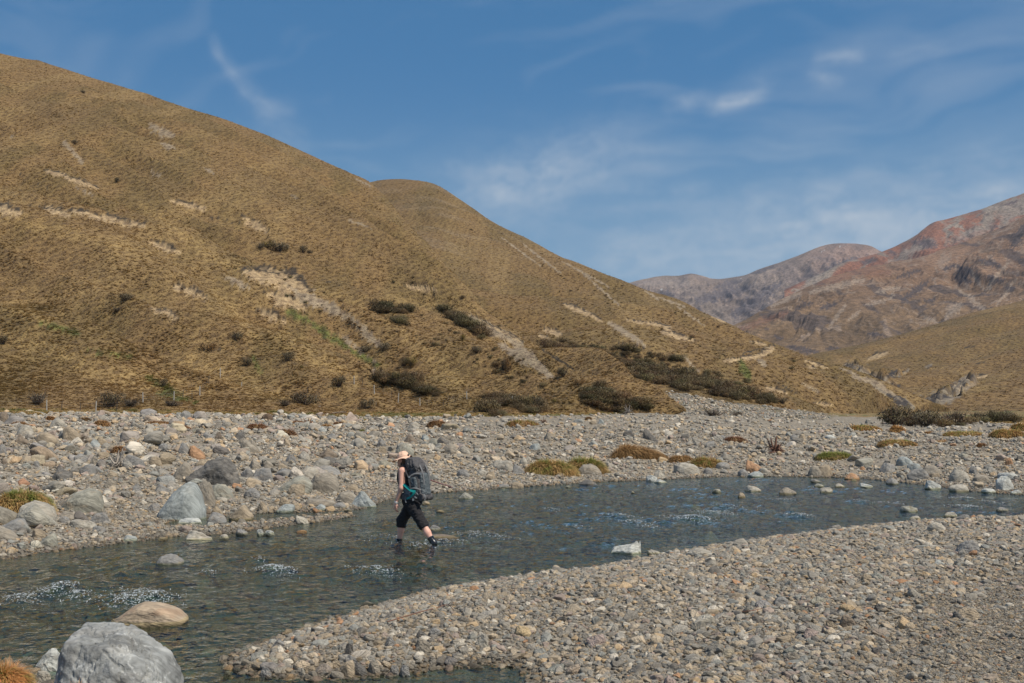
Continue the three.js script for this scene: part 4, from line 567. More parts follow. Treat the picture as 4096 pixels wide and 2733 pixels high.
// middle and right bank
boulder(4, 655, 868, 762, 856, 'warm', .35, 'grey-tan boulder under the right end of the green grass mound', { prof: [[-1, .4], [-.5, .9], [.1, 1], [.6, .8], [1, .3]] });
boulder(4, 1488, 1712, 746, 846, 'pale', .3, 'big pale cream boulder at the far waterline below the brown clumps', { prof: [[-1, .8], [-.6, 1], [0, .98], [.6, .9], [1, .5]] });
boulder(4, 1308, 1422, 812, 882, 'pale', .8, 'pale angular stone left of the big cream boulder'); boulder(4, 1250, 1342, 858, 912, 'white', .7); boulder(4, 1318, 1430, 894, 926, 'white', .7, null, W);
boulder(4, 2098, 2250, 734, 842, 'orange', .7, 'orange-faced boulder standing at the far waterline right of centre', { stainK: .5, stain: [.45, .36, .27], prof: [[-1, .4], [-.7, .9], [-.2, 1], [.4, .9], [.8, .5], [1, .2]] });
boulder(4, 2205, 2306, 792, 852, 'tan', .3); boulder(4, 2036, 2130, 804, 868, 'grey', .3, 'rounded grey boulder left of the orange-faced one'); boulder(4, 2120, 2250, 826, 876, 'blue', .5, null, W);
boulder(4, 1218, 1335, 458, 558, 'dark', .7, 'dark grey tilted rock above the long brown grass clump', { prof: [[-1, 1], [-.5, .9], [.2, .6], [1, .2]] }); boulder(4, 1048, 1145, 472, 530, 'dark', .6); boulder(4, 1540, 1625, 504, 548, 'dark', .5);
boulder(4, 942, 1210, 1414, 1530, 'white', .85, 'white angular boulder alone in the river, centre right', { inWater: true, drop: .03, prof: [[-1, .1], [-.7, .55], [-.3, .85], [.2, .95], [.7, 1], [.92, .95], [1, .5]], stainK: .08, detail: 18 });
boulder(4, 1258, 1398, 1488, 1534, 'pale', .5, 'flat pale stone awash right of the white river boulder', { inWater: true, drop: .02, prof: [[-1, .8], [-.5, 1], [.3, .7], [1, .15]] });
boulder(4, 1588, 1832, 1494, 1552, 'pale', .2, 'flat pale slab half buried at the near waterline, centre right');
boulder(4, 2098, 2244, 944, 998, 'pale', .4, 'pale humped stone in the water below the orange-faced boulder', { inWater: true, drop: .02 }); boulder(4, 1812, 1890, 978, 1008, 'green', .3, null, W); boulder(4, 2032, 2098, 1008, 1052, 'tan', .3, null, W); boulder(4, 678, 828, 898, 940, 'dark', .5); boulder(4, 245, 352, 588, 642, 'blue', .6); boulder(4, 1836, 1965, 748, 804, 'grey', .3); boulder(4, 1738, 1818, 794, 848, 'grey', .3); boulder(4, 160, 236, 704, 768, 'pale', .3); boulder(4, 480, 555, 832, 868, 'tan', .3); boulder(4, 1240, 1312, 672, 716, 'pale', .3); boulder(4, 1495, 1565, 625, 668, 'pale', .3); boulder(4, 200, 240, 412, 442, 'tan', .2); boulder(4, 835, 890, 375, 415, 'blue', .5); boulder(4, 1865, 1950, 515, 555, 'grey', .5); boulder(4, 1755, 1840, 565, 615, 'grey', .5); boulder(4, 2260, 2330, 510, 560, 'grey', .3); boulder(4, 560, 605, 948, 964, 'white', .6, null, W); boulder(4, 1115, 1155, 996, 1012, 'pale', .4, null, W); boulder(4, 620, 700, 625, 665, 'warm', .7); boulder(4, 375, 440, 490, 565, 'warm', .4);
boulder(5, 505, 625, 778, 870, 'warm', .4, 'upright grey boulder beside a tan one at the far waterline', { prof: [[-1, .5], [-.3, 1], [.3, .9], [1, .4]] }); boulder(5, 588, 718, 768, 868, 'tan', .25, 'tan rounded boulder leaning on the upright grey one at the far waterline');
boulder(5, 816, 944, 840, 896, 'orange', .6, 'orange-tan pointed stone at the far water edge', { stainK: .6, stain: [.42, .35, .27], inWater: true }); boulder(5, 608, 714, 964, 1010, 'pale', .5, 'pale pointed stone in the shallows at the right', W); boulder(5, 556, 642, 930, 962, 'green', .3, null, W); boulder(5, 728, 818, 930, 962, 'pale', .3, null, W); boulder(5, 945, 1055, 928, 966, 'white', .7, null, W); boulder(5, 1178, 1284, 884, 938, 'grey', .5, null, W); boulder(5, 250, 400, 965, 1025, 'warm', .4, null, W); boulder(5, 525, 612, 892, 922, 'grey', .4, null, W);
boulder(5, 1510, 1642, 904, 980, 'white', .7, 'whitish stone in front of the pale cluster at the far right waterline', W); boulder(5, 1705, 1880, 938, 1002, 'pale', .5, 'wide flat pale rock in the shallows near the right edge', W); boulder(5, 1716, 1882, 812, 912, 'pale', .3, 'big pale cream boulder among the cluster near the right edge', { prof: [[-1, .5], [-.5, .95], [0, 1], [.5, .85], [1, .4]] }); boulder(5, 1345, 1545, 802, 898, 'grey', .4, 'broad grey boulder in the cluster at the far right waterline'); boulder(5, 1472, 1655, 772, 862, 'warm', .4, 'grey-tan boulder behind the broad grey one at the right'); boulder(5, 1252, 1405, 698, 782, 'blue', .6, 'blue-grey tilted slab above the right-hand boulder cluster'); boulder(5, 1352, 1470, 758, 818, 'blue', .5); boulder(5, 1118, 1250, 752, 842, 'grey', .4); boulder(5, 2110, 2262, 868, 982, 'white', .5, 'tall whitish rock heap at the right edge of the far shore', W); boulder(5, 2138, 2300, 838, 892, 'white', .4); boulder(5, 1900, 2060, 850, 920, 'warm', .4); boulder(5, 2240, 2332, 985, 1022, 'white', .4, null, W); boulder(5, 1985, 2105, 972, 1012, 'white', .5, null, W); boulder(5, 2192, 2262, 708, 772, 'orange', .4, 'small orange-tan boulder on the far right gravel'); boulder(5, 650, 745, 512, 546, 'white', .3); boulder(5, 348, 434, 508, 566, 'grey', .2); boulder(5, 125, 182, 510, 560, 'warm', .3); boulder(5, 425, 490, 505, 560, 'tan', .4); boulder(5, 82, 176, 795, 852, 'pale', .3); boulder(5, 945, 998, 785, 820, 'orange', .4); boulder(5, 1265, 1345, 832, 880, 'warm', .4); boulder(5, 1880, 1950, 780, 850, 'grey', .4); boulder(5, 1550, 1640, 840, 886, 'tan', .4);
boulder(5, 1295, 1450, 1112, 1172, 'green', .4, 'mossy wet rock in mid-river at the right', { inWater: true, drop: .03, stain: [.16, .13, .06], stainK: .7 }); boulder(5, 1366, 1476, 1208, 1242, 'pale', .3, null, W); boulder(5, 1668, 1774, 1174, 1218, 'pale', .5, 'pale stone in the shallows near the right-hand bar', W); boulder(5, 1772, 1902, 1196, 1242, 'grey', .4, null, W); boulder(5, 2112, 2218, 1134, 1170, 'grey', .4, 'grey stone in the river near the right edge', W); boulder(5, 430, 500, 1340, 1368, 'pale', .3, null, W);
// near bar
const onBar = (...a) => { const m = boulder(...a); if (m.parent !== scene) nearSheets.gravel_bar.add(m); return m; };
onBar(5, 1508, 1675, 1264, 1346, 'pale', .2, 'pale tan slab at the near shore toward the right'); onBar(5, 1424, 1512, 1270, 1312, 'warm', .3, null, W); onBar(5, 1768, 1970, 1424, 1532, 'grey', .3, 'smooth dark grey boulder lying on the near bar at the right', { prof: [[-1, .25], [-.5, .7], [0, .95], [.4, 1], [.8, .8], [1, .4]], stainK: .1 });
onBar(8, 1188, 1298, 676, 756, 'brown', .15, 'brown egg-shaped stone on the lower right bar', { cat: 'stone', name: 'stone' }); onBar(8, 1108, 1180, 712, 772, 'tan', .8, 'squarish tan stone left of the brown egg-shaped stone', { cat: 'stone', name: 'stone' }); onBar(8, 1925, 2070, 638, 700, 'tan', .6); onBar(8, 1900, 1982, 656, 704, 'dark', .6); onBar(8, 1415, 1500, 608, 656, 'dark', .7); onBar(8, 840, 945, 912, 962, 'warm', .4); onBar(8, 775, 878, 564, 614, 'grey', .6); onBar(8, 958, 1022, 342, 392, 'pale', .5); onBar(8, 1330, 1395, 420, 462, 'tan', .5); onBar(8, 1780, 1860, 325, 362, 'white', .7);
for (const [x0, x1, y0, y1, h, e] of [[1095, 1210, 895, 1000, 'tan', .6], [1200, 1315, 885, 985, 'dark', .7], [1312, 1415, 878, 972, 'warm', .4], [470, 560, 925, 1000, 'grey', .5], [1685, 1795, 640, 695, 'dark', .8], [2150, 2265, 665, 760, 'pale', .7], [560, 672, 705, 765, 'grey', .7], [1785, 1890, 620, 680, 'grey', .5], [1440, 1525, 690, 765, 'grey', .8], [1340, 1435, 712, 752, 'tan', .3], [700, 770, 835, 890, 'tan', .4], [1670, 1800, 700, 800, 'warm', .6], [1480, 1560, 910, 980, 'grey', .6], [1560, 1650, 915, 985, 'grey', .6], [1015, 1098, 870, 930, 'tan', .3], [1130, 1235, 835, 895, 'grey', .5], [1130, 1200, 740, 840, 'dark', .8], [360, 425, 890, 940, 'tan', .3], [780, 830, 930, 990, 'pale', .7], [800, 910, 915, 965, 'tan', .5]]) onBar(7, x0, x1, y0, y1, h, e);
onBar(7, 2110, 2195, 285, 322, 'orange', .2, 'rounded peach-coloured stone on the near shoreline', { cat: 'stone', name: 'stone', stainK: 0 }); boulder(7, 1258, 1365, 408, 446, 'dark', .6, null, W); boulder(7, 185, 240, 955, 985, 'green', .3, null, W); boulder(7, 260, 318, 932, 962, 'dark', .3, null, W);
// foreground
boulder(6, 590, 2095, 728, 1700, 'slab', .7, 'huge grey veined boulder in the foreground, lower left', { at: [-2.80, -.03, -7.12], turn: 0, p: 40, faces: [[.02, 1, .12, .98], [.45, .85, .05, .96], [.85, .5, .1, 1.0], [1, .05, .1, 1], [.7, .1, .75, 1.05], [.35, .12, 1, 1.0], [-.15, .55, .85, 1.0], [-.3, .1, 1, .96], [-.75, .15, .6, 1.02], [-1, .12, .05, 1], [-.8, .65, .05, 1.24], [0, .2, -1, 1], [0, -1, 0, 1], [.3, .75, .65, 1.06]], veins: 1, noise: .035, fine: .014, crack: .045, detail: 56, deep: .85, stain: [.38, .375, .355], stainK: .55 });
boulder(6, 1322, 2195, 640, 892, 'sand', .4, 'smooth tan slab rising from the water behind the huge foreground boulder', { inWater: true, drop: .012, prof: [[-1, .15], [-.75, .42], [-.45, .78], [-.15, 1], [.2, .97], [.5, .82], [.7, .72], [.9, .4], [1, .22]], cube: 4.5, noise: .03, crack: .02, detail: 26, stain: [.46, .30, .19], stainK: .5, deep: .6 });
boulder(6, 422, 700, 1185, 1425, 'white', .4, 'whitish rock squeezed behind the left side of the huge foreground boulder', { prof: [[-1, .2], [-.4, .6], [.3, 1], [1, .8]] });
boulder(6, 405, 600, 1440, 1575, 'pale', .7, 'pale angular stone between the dry grass and the huge boulder'); boulder(6, 130, 285, 1508, 1600, 'warm', .4, 'small greyish stone in front of the dry grass clump', { cat: 'stone' });
// ------------------------------------------------------------------ grass, shrubs
class Tris { constructor() { this.p = []; this.c = []; this.n = []; }
  tri(a, b, c, col, nrm) { this.p.push(...a, ...b, ...c); for (let i = 0; i < 3; i++) { this.c.push(...col); if (nrm) this.n.push(...nrm); } }
  quad(a, b, c, d, col, nrm) { this.tri(a, b, c, col, nrm); this.tri(a, c, d, col, nrm); }
  blade(x, y, z, dx, dy, dz, len, wid, droop, col, tip, segs = 2) {   // a curved tapering blade
    const l = Math.hypot(dx, dz) || 1, sx = -dz / l * wid, sz = dx / l * wid; const nl = Math.hypot(dx * .6, 1, dz * .6), nrm = [dx * .6 / nl, 1 / nl, dz * .6 / nl]; let px = x, py = y, pz = z, vy = dy, vx = dx, vz = dz, w0 = 1;
    for (let s = 0; s < segs; s++) { const k = len / segs, nx = px + vx * k, ny = py + vy * k, nz = pz + vz * k, w1 = 1 - (s + 1) / segs, cc = lerp3(col, tip, (s + .5) / segs);
      if (w1 > 0) this.quad([px - sx * w0, py, pz - sz * w0], [px + sx * w0, py, pz + sz * w0], [nx + sx * w1, ny, nz + sz * w1], [nx - sx * w1, ny, nz - sz * w1], cc, nrm); else this.tri([px - sx * w0, py, pz - sz * w0], [px + sx * w0, py, pz + sz * w0], [nx, ny, nz], cc, nrm);
      px = nx; py = ny; pz = nz; vy -= droop / segs; const m = Math.hypot(vx, vy, vz); vx /= m; vy /= m; vz /= m; w0 = w1; } }
  geo() { const g = new THREE.BufferGeometry(); g.setAttribute('position', new THREE.Float32BufferAttribute(this.p, 3)); g.setAttribute('color', new THREE.Float32BufferAttribute(this.c, 3)); if (this.n.length === this.p.length) g.setAttribute('normal', new THREE.Float32BufferAttribute(this.n, 3)); else g.computeVertexNormals(); return g; }
}
const leafMat = new THREE.MeshPhysicalMaterial({ vertexColors: true, roughness: .9, transmission: .25, thickness: 0, side: THREE.DoubleSide, specularIntensity: .3 });
const bladeMat = new THREE.MeshPhysicalMaterial({ vertexColors: true, side: THREE.DoubleSide, roughness: .95, transmission: .35, thickness: 0, specularIntensity: .2 });
function tussock(seed, blades, straw, spread = .75, tall = 1) {
  const r = rng(seed), t = new Tris();
  for (let i = 0; i < blades; i++) { const a = r() * 6.283, o = r() * .22, up = .55 + r() * .8, dx = Math.cos(a) * spread, dz = Math.sin(a) * spread, m = Math.hypot(dx, up, dz), k = .88 + r() * .24; t.blade(Math.cos(a) * o, 0, Math.sin(a) * o, dx / m, up / m, dz / m, (.55 + r() * .5) * tall, .055 + r() * .05, .9, straw.map((v) => v * k * .95), straw.map((v) => v * k * 1.12)); }
  return t.geo();
}
const tussocks = [tussock(1, 26, [1, 1, 1]), tussock(2, 22, [1, .98, .95], .95), tussock(3, 30, [1, 1, .96], .6, 1.15)];
const STRAW = [[.42, .275, .105], [.36, .25, .09], [.47, .33, .15], [.30, .215, .08], [.27, .225, .075], [.38, .235, .085]];
function scatterTussocks(name, label, count, source, scale, tint = 1) {
  const r = rng(count + 3), lists = tussocks.map(() => []), Q = new THREE.Quaternion(), E = new THREE.Euler(), M = new THREE.Matrix4(), V = new THREE.Vector3(), S = new THREE.Vector3(), C = new THREE.Color();
  for (let k = 0; k < count; k++) { const p = source(r); if (!p) continue; const s = scale * (.55 + r() * .8) * (p[3] ?? 1), c = STRAW[Math.floor(r() * STRAW.length)], j = (.85 + r() * .3) * tint; lists[Math.floor(r() * 3)].push([p[0], p[1] - s * .06, p[2], s, r() * 6.28, lerp3(c.map((v) => v * j), p[4] ?? c, p[4] ? .88 : 0)]); }
  const root = new THREE.Group(); tag(top(name, root), label, 'grass', null, 'stuff');
  lists.forEach((list, v) => { const im = new THREE.InstancedMesh(tussocks[v], bladeMat, list.length); list.forEach(([x, y, z, s, a, c], i) => { M.compose(V.set(x, y, z), Q.setFromEuler(E.set(0, a, 0)), S.set(s, s * .62, s)); im.setMatrixAt(i, M); im.setColorAt(i, C.setRGB(...c)); }); im.name = 'tussock'; im.castShadow = im.receiveShadow = true; root.add(im); });
}
// a point on a hill sheet, by area thinned with distance; bare soil stays bare
function hillSource(h, near) {
  const W = h.nu + 1, acc = []; let sum = 0; const cells = [];
  for (let j = 2; j < h.nt * .80; j++) for (let i = 0; i < h.nu; i++) { const a = j * W + i, b = a + 1, c = a + W; const p = h.pos, ux = p[b * 3] - p[a * 3], uy = p[b * 3 + 1] - p[a * 3 + 1], uz = p[b * 3 + 2] - p[a * 3 + 2], vx = p[c * 3] - p[a * 3], vy = p[c * 3 + 1] - p[a * 3 + 1], vz = p[c * 3 + 2] - p[a * 3 + 2]; const ar = Math.hypot(uy * vz - uz * vy, uz * vx - ux * vz, ux * vy - uy * vx), d = -p[a * 3 + 2]; if (Math.abs(p[a * 3] / d) > .62) continue; sum += ar * Math.min(1, (near / d) ** 2.3); acc.push(sum); cells.push(a); }
  return (r) => { const k = r() * sum; let lo = 0, hi = acc.length - 1; while (lo < hi) { const m = (lo + hi) >> 1; if (acc[m] < k) lo = m + 1; else hi = m; } const a = cells[lo]; if (h.bare[a] > .3 + r() * .6) return null; const s = r(), t = r(), p = h.pos, W3 = W * 3, at3 = (c) => p[a * 3 + c] + s * (p[a * 3 + 3 + c] - p[a * 3 + c]) + t * (p[a * 3 + W3 + c] - p[a * 3 + c]); const x = at3(0), y = at3(1), z = at3(2); const col = h.geo.attributes.color.array; return [x, y, z, .75 + .6 * clamp(fbm2(x * .05, z * .05, 3) + .4) + Math.min(.5, -z / 900), [col[a * 3] * 1.12, col[a * 3 + 1] * 1.12, col[a * 3 + 2] * 1.15]]; };
}
scatterTussocks('tussock_grass', 'dense straw coloured tussock grass covering the left hill', 95000, hillSource(hillA, 105), .30, 1.0);
scatterTussocks('tussock_grass', 'tussock grass covering the hill with the long spur', 34000, hillSource(hillB, 230), .44, 1.0);
scatterTussocks('tussock_grass', 'tussock grass covering the smooth right-hand slope', 11000, hillSource(hillR, 320), .5, 1.0);
scatterTussocks('tussock_grass', 'rough dry grass on the flat along the fence', 26000, (r) => { const q = (r() * 2 - 1) * .62, d = lerp(84, 175, r() ** 1.6), x = q * d, z = -d, g = grassAmount(x, z); if (r() > g) return null; const sh = shoreAt(x, z); if (sh.s < 0) return null; const gr = fbm2(x * .06, z * .06, 3); return [x, heightOf(x, z, sh), z, .8 + r() * .5, gr > .02 && r() < .6 ? [.16, .165, .05] : null]; }, .42, 1.1);

// twiggy grey-brown shrubs
function shrubParts(seed, leaves, col, twigs = 46) {
  const r = rng(seed), L = new Tris(), T = new Tris(), lobes = Array.from({ length: 6 }, () => [(r() - .5) * 1.25, .35 + r() * .35, (r() - .5) * 1.0, .32 + r() * .22]);
  for (let i = 0; i < leaves; i++) {
    const b = lobes[Math.floor(r() * lobes.length)], a = r() * 6.283, e = Math.acos(1 - 2 * r()), rad = b[3] * Math.cbrt(.25 + r() * .75) * (1 + .5 * n3(b[0] * 9 + Math.cos(a) * 2, e * 2, Math.sin(a) * 2)), x = b[0] + Math.sin(e) * Math.cos(a) * rad, y = b[1] + Math.cos(e) * rad * .85, z = b[2] + Math.sin(e) * Math.sin(a) * rad; if (y < 0.01) continue;
    const s = .022 + r() * .035, u = [r() - .5, r() - .2, r() - .5], v = [r() - .5, r() - .5, r() - .5], k = .6 + r() * .8; L.tri([x - u[0] * s * 2.6, y - u[1] * s * 2.6, z - u[2] * s * 2.6], [x + v[0] * s * 2, y + v[1] * s * 2, z + v[2] * s * 2], [x + u[0] * s * 2.6, y + u[1] * s * 2.6, z + u[2] * s * 2.6], [col[0] * k, col[1] * k, col[2] * k], ((o) => { const m = Math.hypot(...o) || 1; return o.map((q) => q / m); })([x - b[0] * .6, y - b[1] * .6 + .12, z - b[2] * .6]));
  }
  for (let i = 0; i < twigs; i++) { const b = lobes[i % lobes.length], a = r() * 6.283, k = b[3] * (1 + r() * .5), tip = [b[0] + Math.cos(a) * k * .9, b[1] + k * (.2 + r() * .9), b[2] + Math.sin(a) * k * .9], root = [b[0] * .25 + (r() - .5) * .1, 0, b[2] * .25], w = .012 + r() * .01, m = [(tip[0] + root[0]) / 2 + (r() - .5) * .2, (tip[1] + root[1]) / 2, (tip[2] + root[2]) / 2 + (r() - .5) * .2], c = [.13 + r() * .06, .105 + r() * .05, .085 + r() * .04];
    for (const [p, q, w0, w1] of [[root, m, w, w * .7], [m, tip, w * .7, 0.003]]) { T.quad([p[0] - w0, p[1], p[2]], [p[0] + w0, p[1], p[2]], [q[0] + w1, q[1], q[2]], [q[0] - w1, q[1], q[2]], c); T.quad([p[0], p[1], p[2] - w0], [p[0], p[1], p[2] + w0], [q[0], q[1], q[2] + w1], [q[0], q[1], q[2] - w1], c); } }
  return [L.geo(), T.geo()];
}
const SHRUB = { grey: [0, 1, 2].map((i) => shrubParts(60 + i, 1500, [.135, .112, .066])), olive: [0, 1].map((i) => shrubParts(70 + i, 1300, [.22, .17, .04])), twig: [0].map((i) => shrubParts(80 + i, 420, [.2, .16, .115], 120)), red: [0].map((i) => shrubParts(90 + i, 1100, [.26, .15, .055])) };
const onHill = (u, v) => { const a = hillA.hit(u, v), b = groundHit(u * K2, v * K2, false, 130); return b && -b[2] < 128 && -b[2] < -a[2] ? b : a; };
function shrub(kind, u, v, w, h, label, src) {
  const p = (src ?? onHill)(u, v), d = -p[2], wm = w * K2 / FOC * d, hm = h * K2 / FOC * d, i = Math.floor(Math.abs(u * 7 + v)) % SHRUB[kind].length, g = new THREE.Group();
  part('foliage', SHRUB[kind][i][0], leafMat, g); part('twigs', SHRUB[kind][i][1], bladeMat, g);
  g.position.set(p[0], p[1] - .05, p[2]); g.scale.set(wm / 1.75, hm / 1.0, wm / 1.75); g.rotation.y = (u * 13 + v * 7) % 6.28; tag(top('shrub', g), label, 'shrub'); return g;
}
shrub('grey', 254, 934, 62, 34, 'round dark thorn bush beside a tall pale fence post at the left'); shrub('twig', 85, 928, 62, 28, 'bare leafless twiggy bush at the far left behind the grass edge');
shrub('grey', 697, 930, 74, 32, 'dark spreading bush at the foot of the hill, above the white bent stick'); shrub('twig', 655, 932, 44, 16, 'low thin bush touching the left side of the dark spreading bush'); shrub('grey', 777, 886, 32, 27, 'compact dark bush on the slope left of the lower scrub thicket'); shrub('grey', 660, 828, 36, 22, 'dark bush standing alone mid-slope left of the green gully'); shrub('grey', 540, 781, 38, 22, 'dark oval bush uphill from the undercut hollow'); shrub('grey', 288, 690, 34, 18, 'grey-green bush alone high on the left slope'); shrub('twig', 268, 716, 30, 12, 'faint flat bush just below the grey-green one on the left slope');
shrub('grey', 375, 888, 20, 20, 'small grey bush between two green patches low on the left slope'); shrub('grey', 840, 938, 38, 24, 'dark bush by the fence right of the white bent stick'); shrub('grey', 6, 790, 26, 24, 'dark bush cut by the left picture edge, mid-slope'); shrub('grey', 566, 840, 26, 22, 'thin grey bush below the undercut hollow'); shrub('twig', 300, 932, 60, 18, 'low brown bush trailing right from the round thorn bush'); shrub('twig', 395, 932, 46, 14, 'low brown twiggy patch midway along the fence'); shrub('red', 472, 806, 44, 22, 'rusty brown bush clinging to the undercut hollow on the left slope');
shrub('grey', 925, 840, 26, 22, 'dark round bush left of the yellow-green bush'); shrub('olive', 944, 840, 30, 22, 'yellow-green bush low on the slope, above the lower thicket'); shrub('grey', 880, 806, 34, 20, 'grey-green bush at the foot of the long scree'); shrub('grey', 838, 808, 34, 16, 'flat bush on the edge of the green gully'); shrub('olive', 692, 845, 14, 9, 'tiny olive shrub on the smooth lower slope'); shrub('olive', 1061, 782, 14, 18, 'small olive column-like shrub below the upper right thicket'); shrub('red', 1165, 855, 22, 34, 'rusty bush high on the scree edge at right'); shrub('grey', 1155, 850, 18, 26, 'dark bush left of the rusty bush on the scree edge'); shrub('red', 1328, 884, 30, 16, 'rust-orange mound shrub above the right thicket'); shrub('grey', 1293, 865, 36, 24, 'dark bush on the crest of the front spur'); shrub('olive', 1270, 925, 16, 12, 'small round olive bush between the two front thickets'); shrub('grey', 1240, 938, 34, 28, 'dark bush at the right end of the first front thicket');
shrub('grey', 640, 577, 54, 24, 'largest dark shrub of the group high above the big slip'); shrub('olive', 612, 570, 30, 18, 'olive shrub beside the largest one high above the big slip'); shrub('grey', 596, 572, 24, 16, 'small dark shrub at the left end of the high group'); shrub('grey', 695, 580, 22, 18, 'dark shrub just right of the high group above the slip'); shrub('grey', 712, 582, 14, 10, 'rightmost tiny shrub beyond the high group above the slip'); shrub('grey', 190, 214, 12, 8, 'single dark shrub near the skyline at the upper left'); shrub('grey', 268, 418, 16, 12, 'dark shrub on the upper left slope beside a pale slip'); shrub('grey', 172, 330, 18, 9, 'dark shrub above the thin upper left slip'); shrub('grey', 1095, 810, 30, 16, 'bush below the olive column-like shrub');
const onB = (u, v) => hillB.hit(u, v);
shrub('grey', 2060, 978, 96, 50, 'dense grey-brown bush in the middle of the valley floor, before the gorge', (u, v) => groundHit(u * K2, v * K2, false, 260)); shrub('grey', 2125, 979, 90, 40, 'second grey-brown bush, right of the dense one before the gorge', (u, v) => groundHit(u * K2, v * K2, false, 260)); shrub('twig', 2185, 977, 84, 36, 'paler twiggy bush at the right end of the bushes before the gorge', (u, v) => groundHit(u * K2, v * K2, false, 260)); shrub('grey', 2300, 966, 66, 26, 'dark bush on the grass terrace near the right edge', (u, v) => groundHit(u * K2, v * K2, false, 260)); shrub('grey', 2240, 962, 40, 18, 'small bush on the terrace left of the dark one near the right edge', (u, v) => groundHit(u * K2, v * K2, false, 260));
const onFan = (u, v) => { const r = ray(u * K2, v * K2), q = r[0] / -r[2], sl = r[1] / -r[2]; for (let t = 0; t <= 1; t += .004) { const p = fan.P(q, t); if (p[1] - CAM_H >= sl * -p[2]) return p; } return fan.P(q, .9); };
shrub('twig', 1638, 957, 52, 18, 'low twiggy brown bush at the lower edge of the gravel fan', onFan); shrub('twig', 1692, 956, 42, 13, 'flat brown bush to the right of the twiggy one on the gravel fan', onFan); shrub('olive', 1765, 918, 30, 16, 'bush at the right end of the scrub band by dead white stems', onB); shrub('grey', 1795, 926, 30, 14, 'last dark bush where the scrub band meets the gravel fan', onB);
// thickets that read as one mass
function thicket(label, blobs, n, size, src) {
  const r = rng(n * 3 + Math.round(blobs[0][0])), M = new THREE.Matrix4(), Q = new THREE.Quaternion(), E = new THREE.Euler(), root = new THREE.Group(), lists = [[], [], []]; tag(top('scrub_thicket', root), label, 'thicket', null, 'stuff');
  const area = blobs.map((b) => Math.hypot(b[2] - b[0], b[3] - b[1]) * b[4] + b[4] * b[4]), sum = area.reduce((a, b) => a + b);
  for (let k = 0; k < n; k++) { let s = r() * sum, i = 0; while ((s -= area[i]) > 0 && i < blobs.length - 1) i++; const [u0, v0, u1, v1, w] = blobs[i], t = r(), a = r() * 6.283, q = Math.sqrt(r()) * w, p = src(lerp(u0, u1, t) + Math.cos(a) * q, lerp(v0, v1, t) + Math.sin(a) * q * .62); lists[k % 3].push([...p, size * (.35 + r() * r() * 1.2), r() * 6.28]); }
  lists.forEach((l, k) => { SHRUB.grey[k].forEach((g, m) => { const im = new THREE.InstancedMesh(g, m ? bladeMat : leafMat, l.length), C = new THREE.Color(); l.forEach(([x, y, z, s, a], i) => { M.compose(new THREE.Vector3(x, y - s * .1, z), Q.setFromEuler(E.set(0, a, 0)), new THREE.Vector3(s, s * (.65 + (i % 5) * .07), s)); im.setMatrixAt(i, M); const j = .7 + ((i * 37) % 11) / 14; im.setColorAt(i, C.setRGB(j * (1 + (i % 7) * .05), j * (1 + (i % 3) * .05), j * .85)); }); im.name = m ? 'twigs' : 'foliage'; im.castShadow = im.receiveShadow = true; root.add(im); }); });
}
thicket('dark thicket spread along the foot of the slope left of centre', [[872, 872, 940, 882, 16], [930, 884, 1005, 906, 12]], 90, 1.5, onHill);
thicket('dark thicket at the hill foot just left of the front spur end', [[1120, 918, 1170, 922, 20], [1165, 928, 1235, 946, 14], [1112, 946, 1150, 954, 9]], 95, 1.5, onHill);
thicket('dark thicket covering the end of the front spur', [[1365, 902, 1400, 920, 22], [1400, 922, 1490, 934, 16], [1340, 905, 1370, 930, 12], [1380, 940, 1440, 945, 9]], 140, 1.5, onHill);
thicket('dark thicket mid-slope above the dry grass', [[870, 712, 935, 712, 13], [900, 730, 925, 745, 10]], 46, 2.4, onHill);
thicket('long dark thicket running down beside the scree right of centre', [[1010, 712, 1060, 738, 11], [1060, 740, 1110, 775, 12]], 70, 2.4, onHill);
thicket('broad dark scrub band between the hill and the gravel fan', [[1255, 793, 1330, 818, 15], [1330, 808, 1420, 838, 28], [1410, 838, 1510, 866, 30], [1500, 860, 1600, 888, 28], [1600, 885, 1690, 908, 20], [1690, 902, 1775, 924, 15], [1300, 825, 1380, 850, 14], [1420, 800, 1560, 830, 8]], 430, 2.2, onB);
thicket('thin upper fringe of the broad scrub band below the spur hill', [[1280, 800, 1480, 836, 34], [1450, 838, 1700, 890, 30], [1640, 895, 1780, 925, 16]], 230, 1.5, onB);

thicket('small scattered shrubs dotting the lower slope right of the slip', [[880, 700, 1240, 880, 60], [900, 640, 1150, 740, 30], [620, 640, 900, 760, 40]], 120, .75, onHill);
thicket('dark dots of shrub and rock along the ribs of the spur hill', [[1100, 520, 1500, 760, 30], [1350, 620, 1700, 830, 28], [1550, 700, 1950, 900, 22]], 150, .8, onB);

thicket('brown scrub joining the bushes on the valley floor before the gorge', [[2030, 972, 2220, 976, 7], [2220, 966, 2340, 968, 6]], 44, 1.5, (u, v) => groundHit(u * K2, v * K2, false, 260));
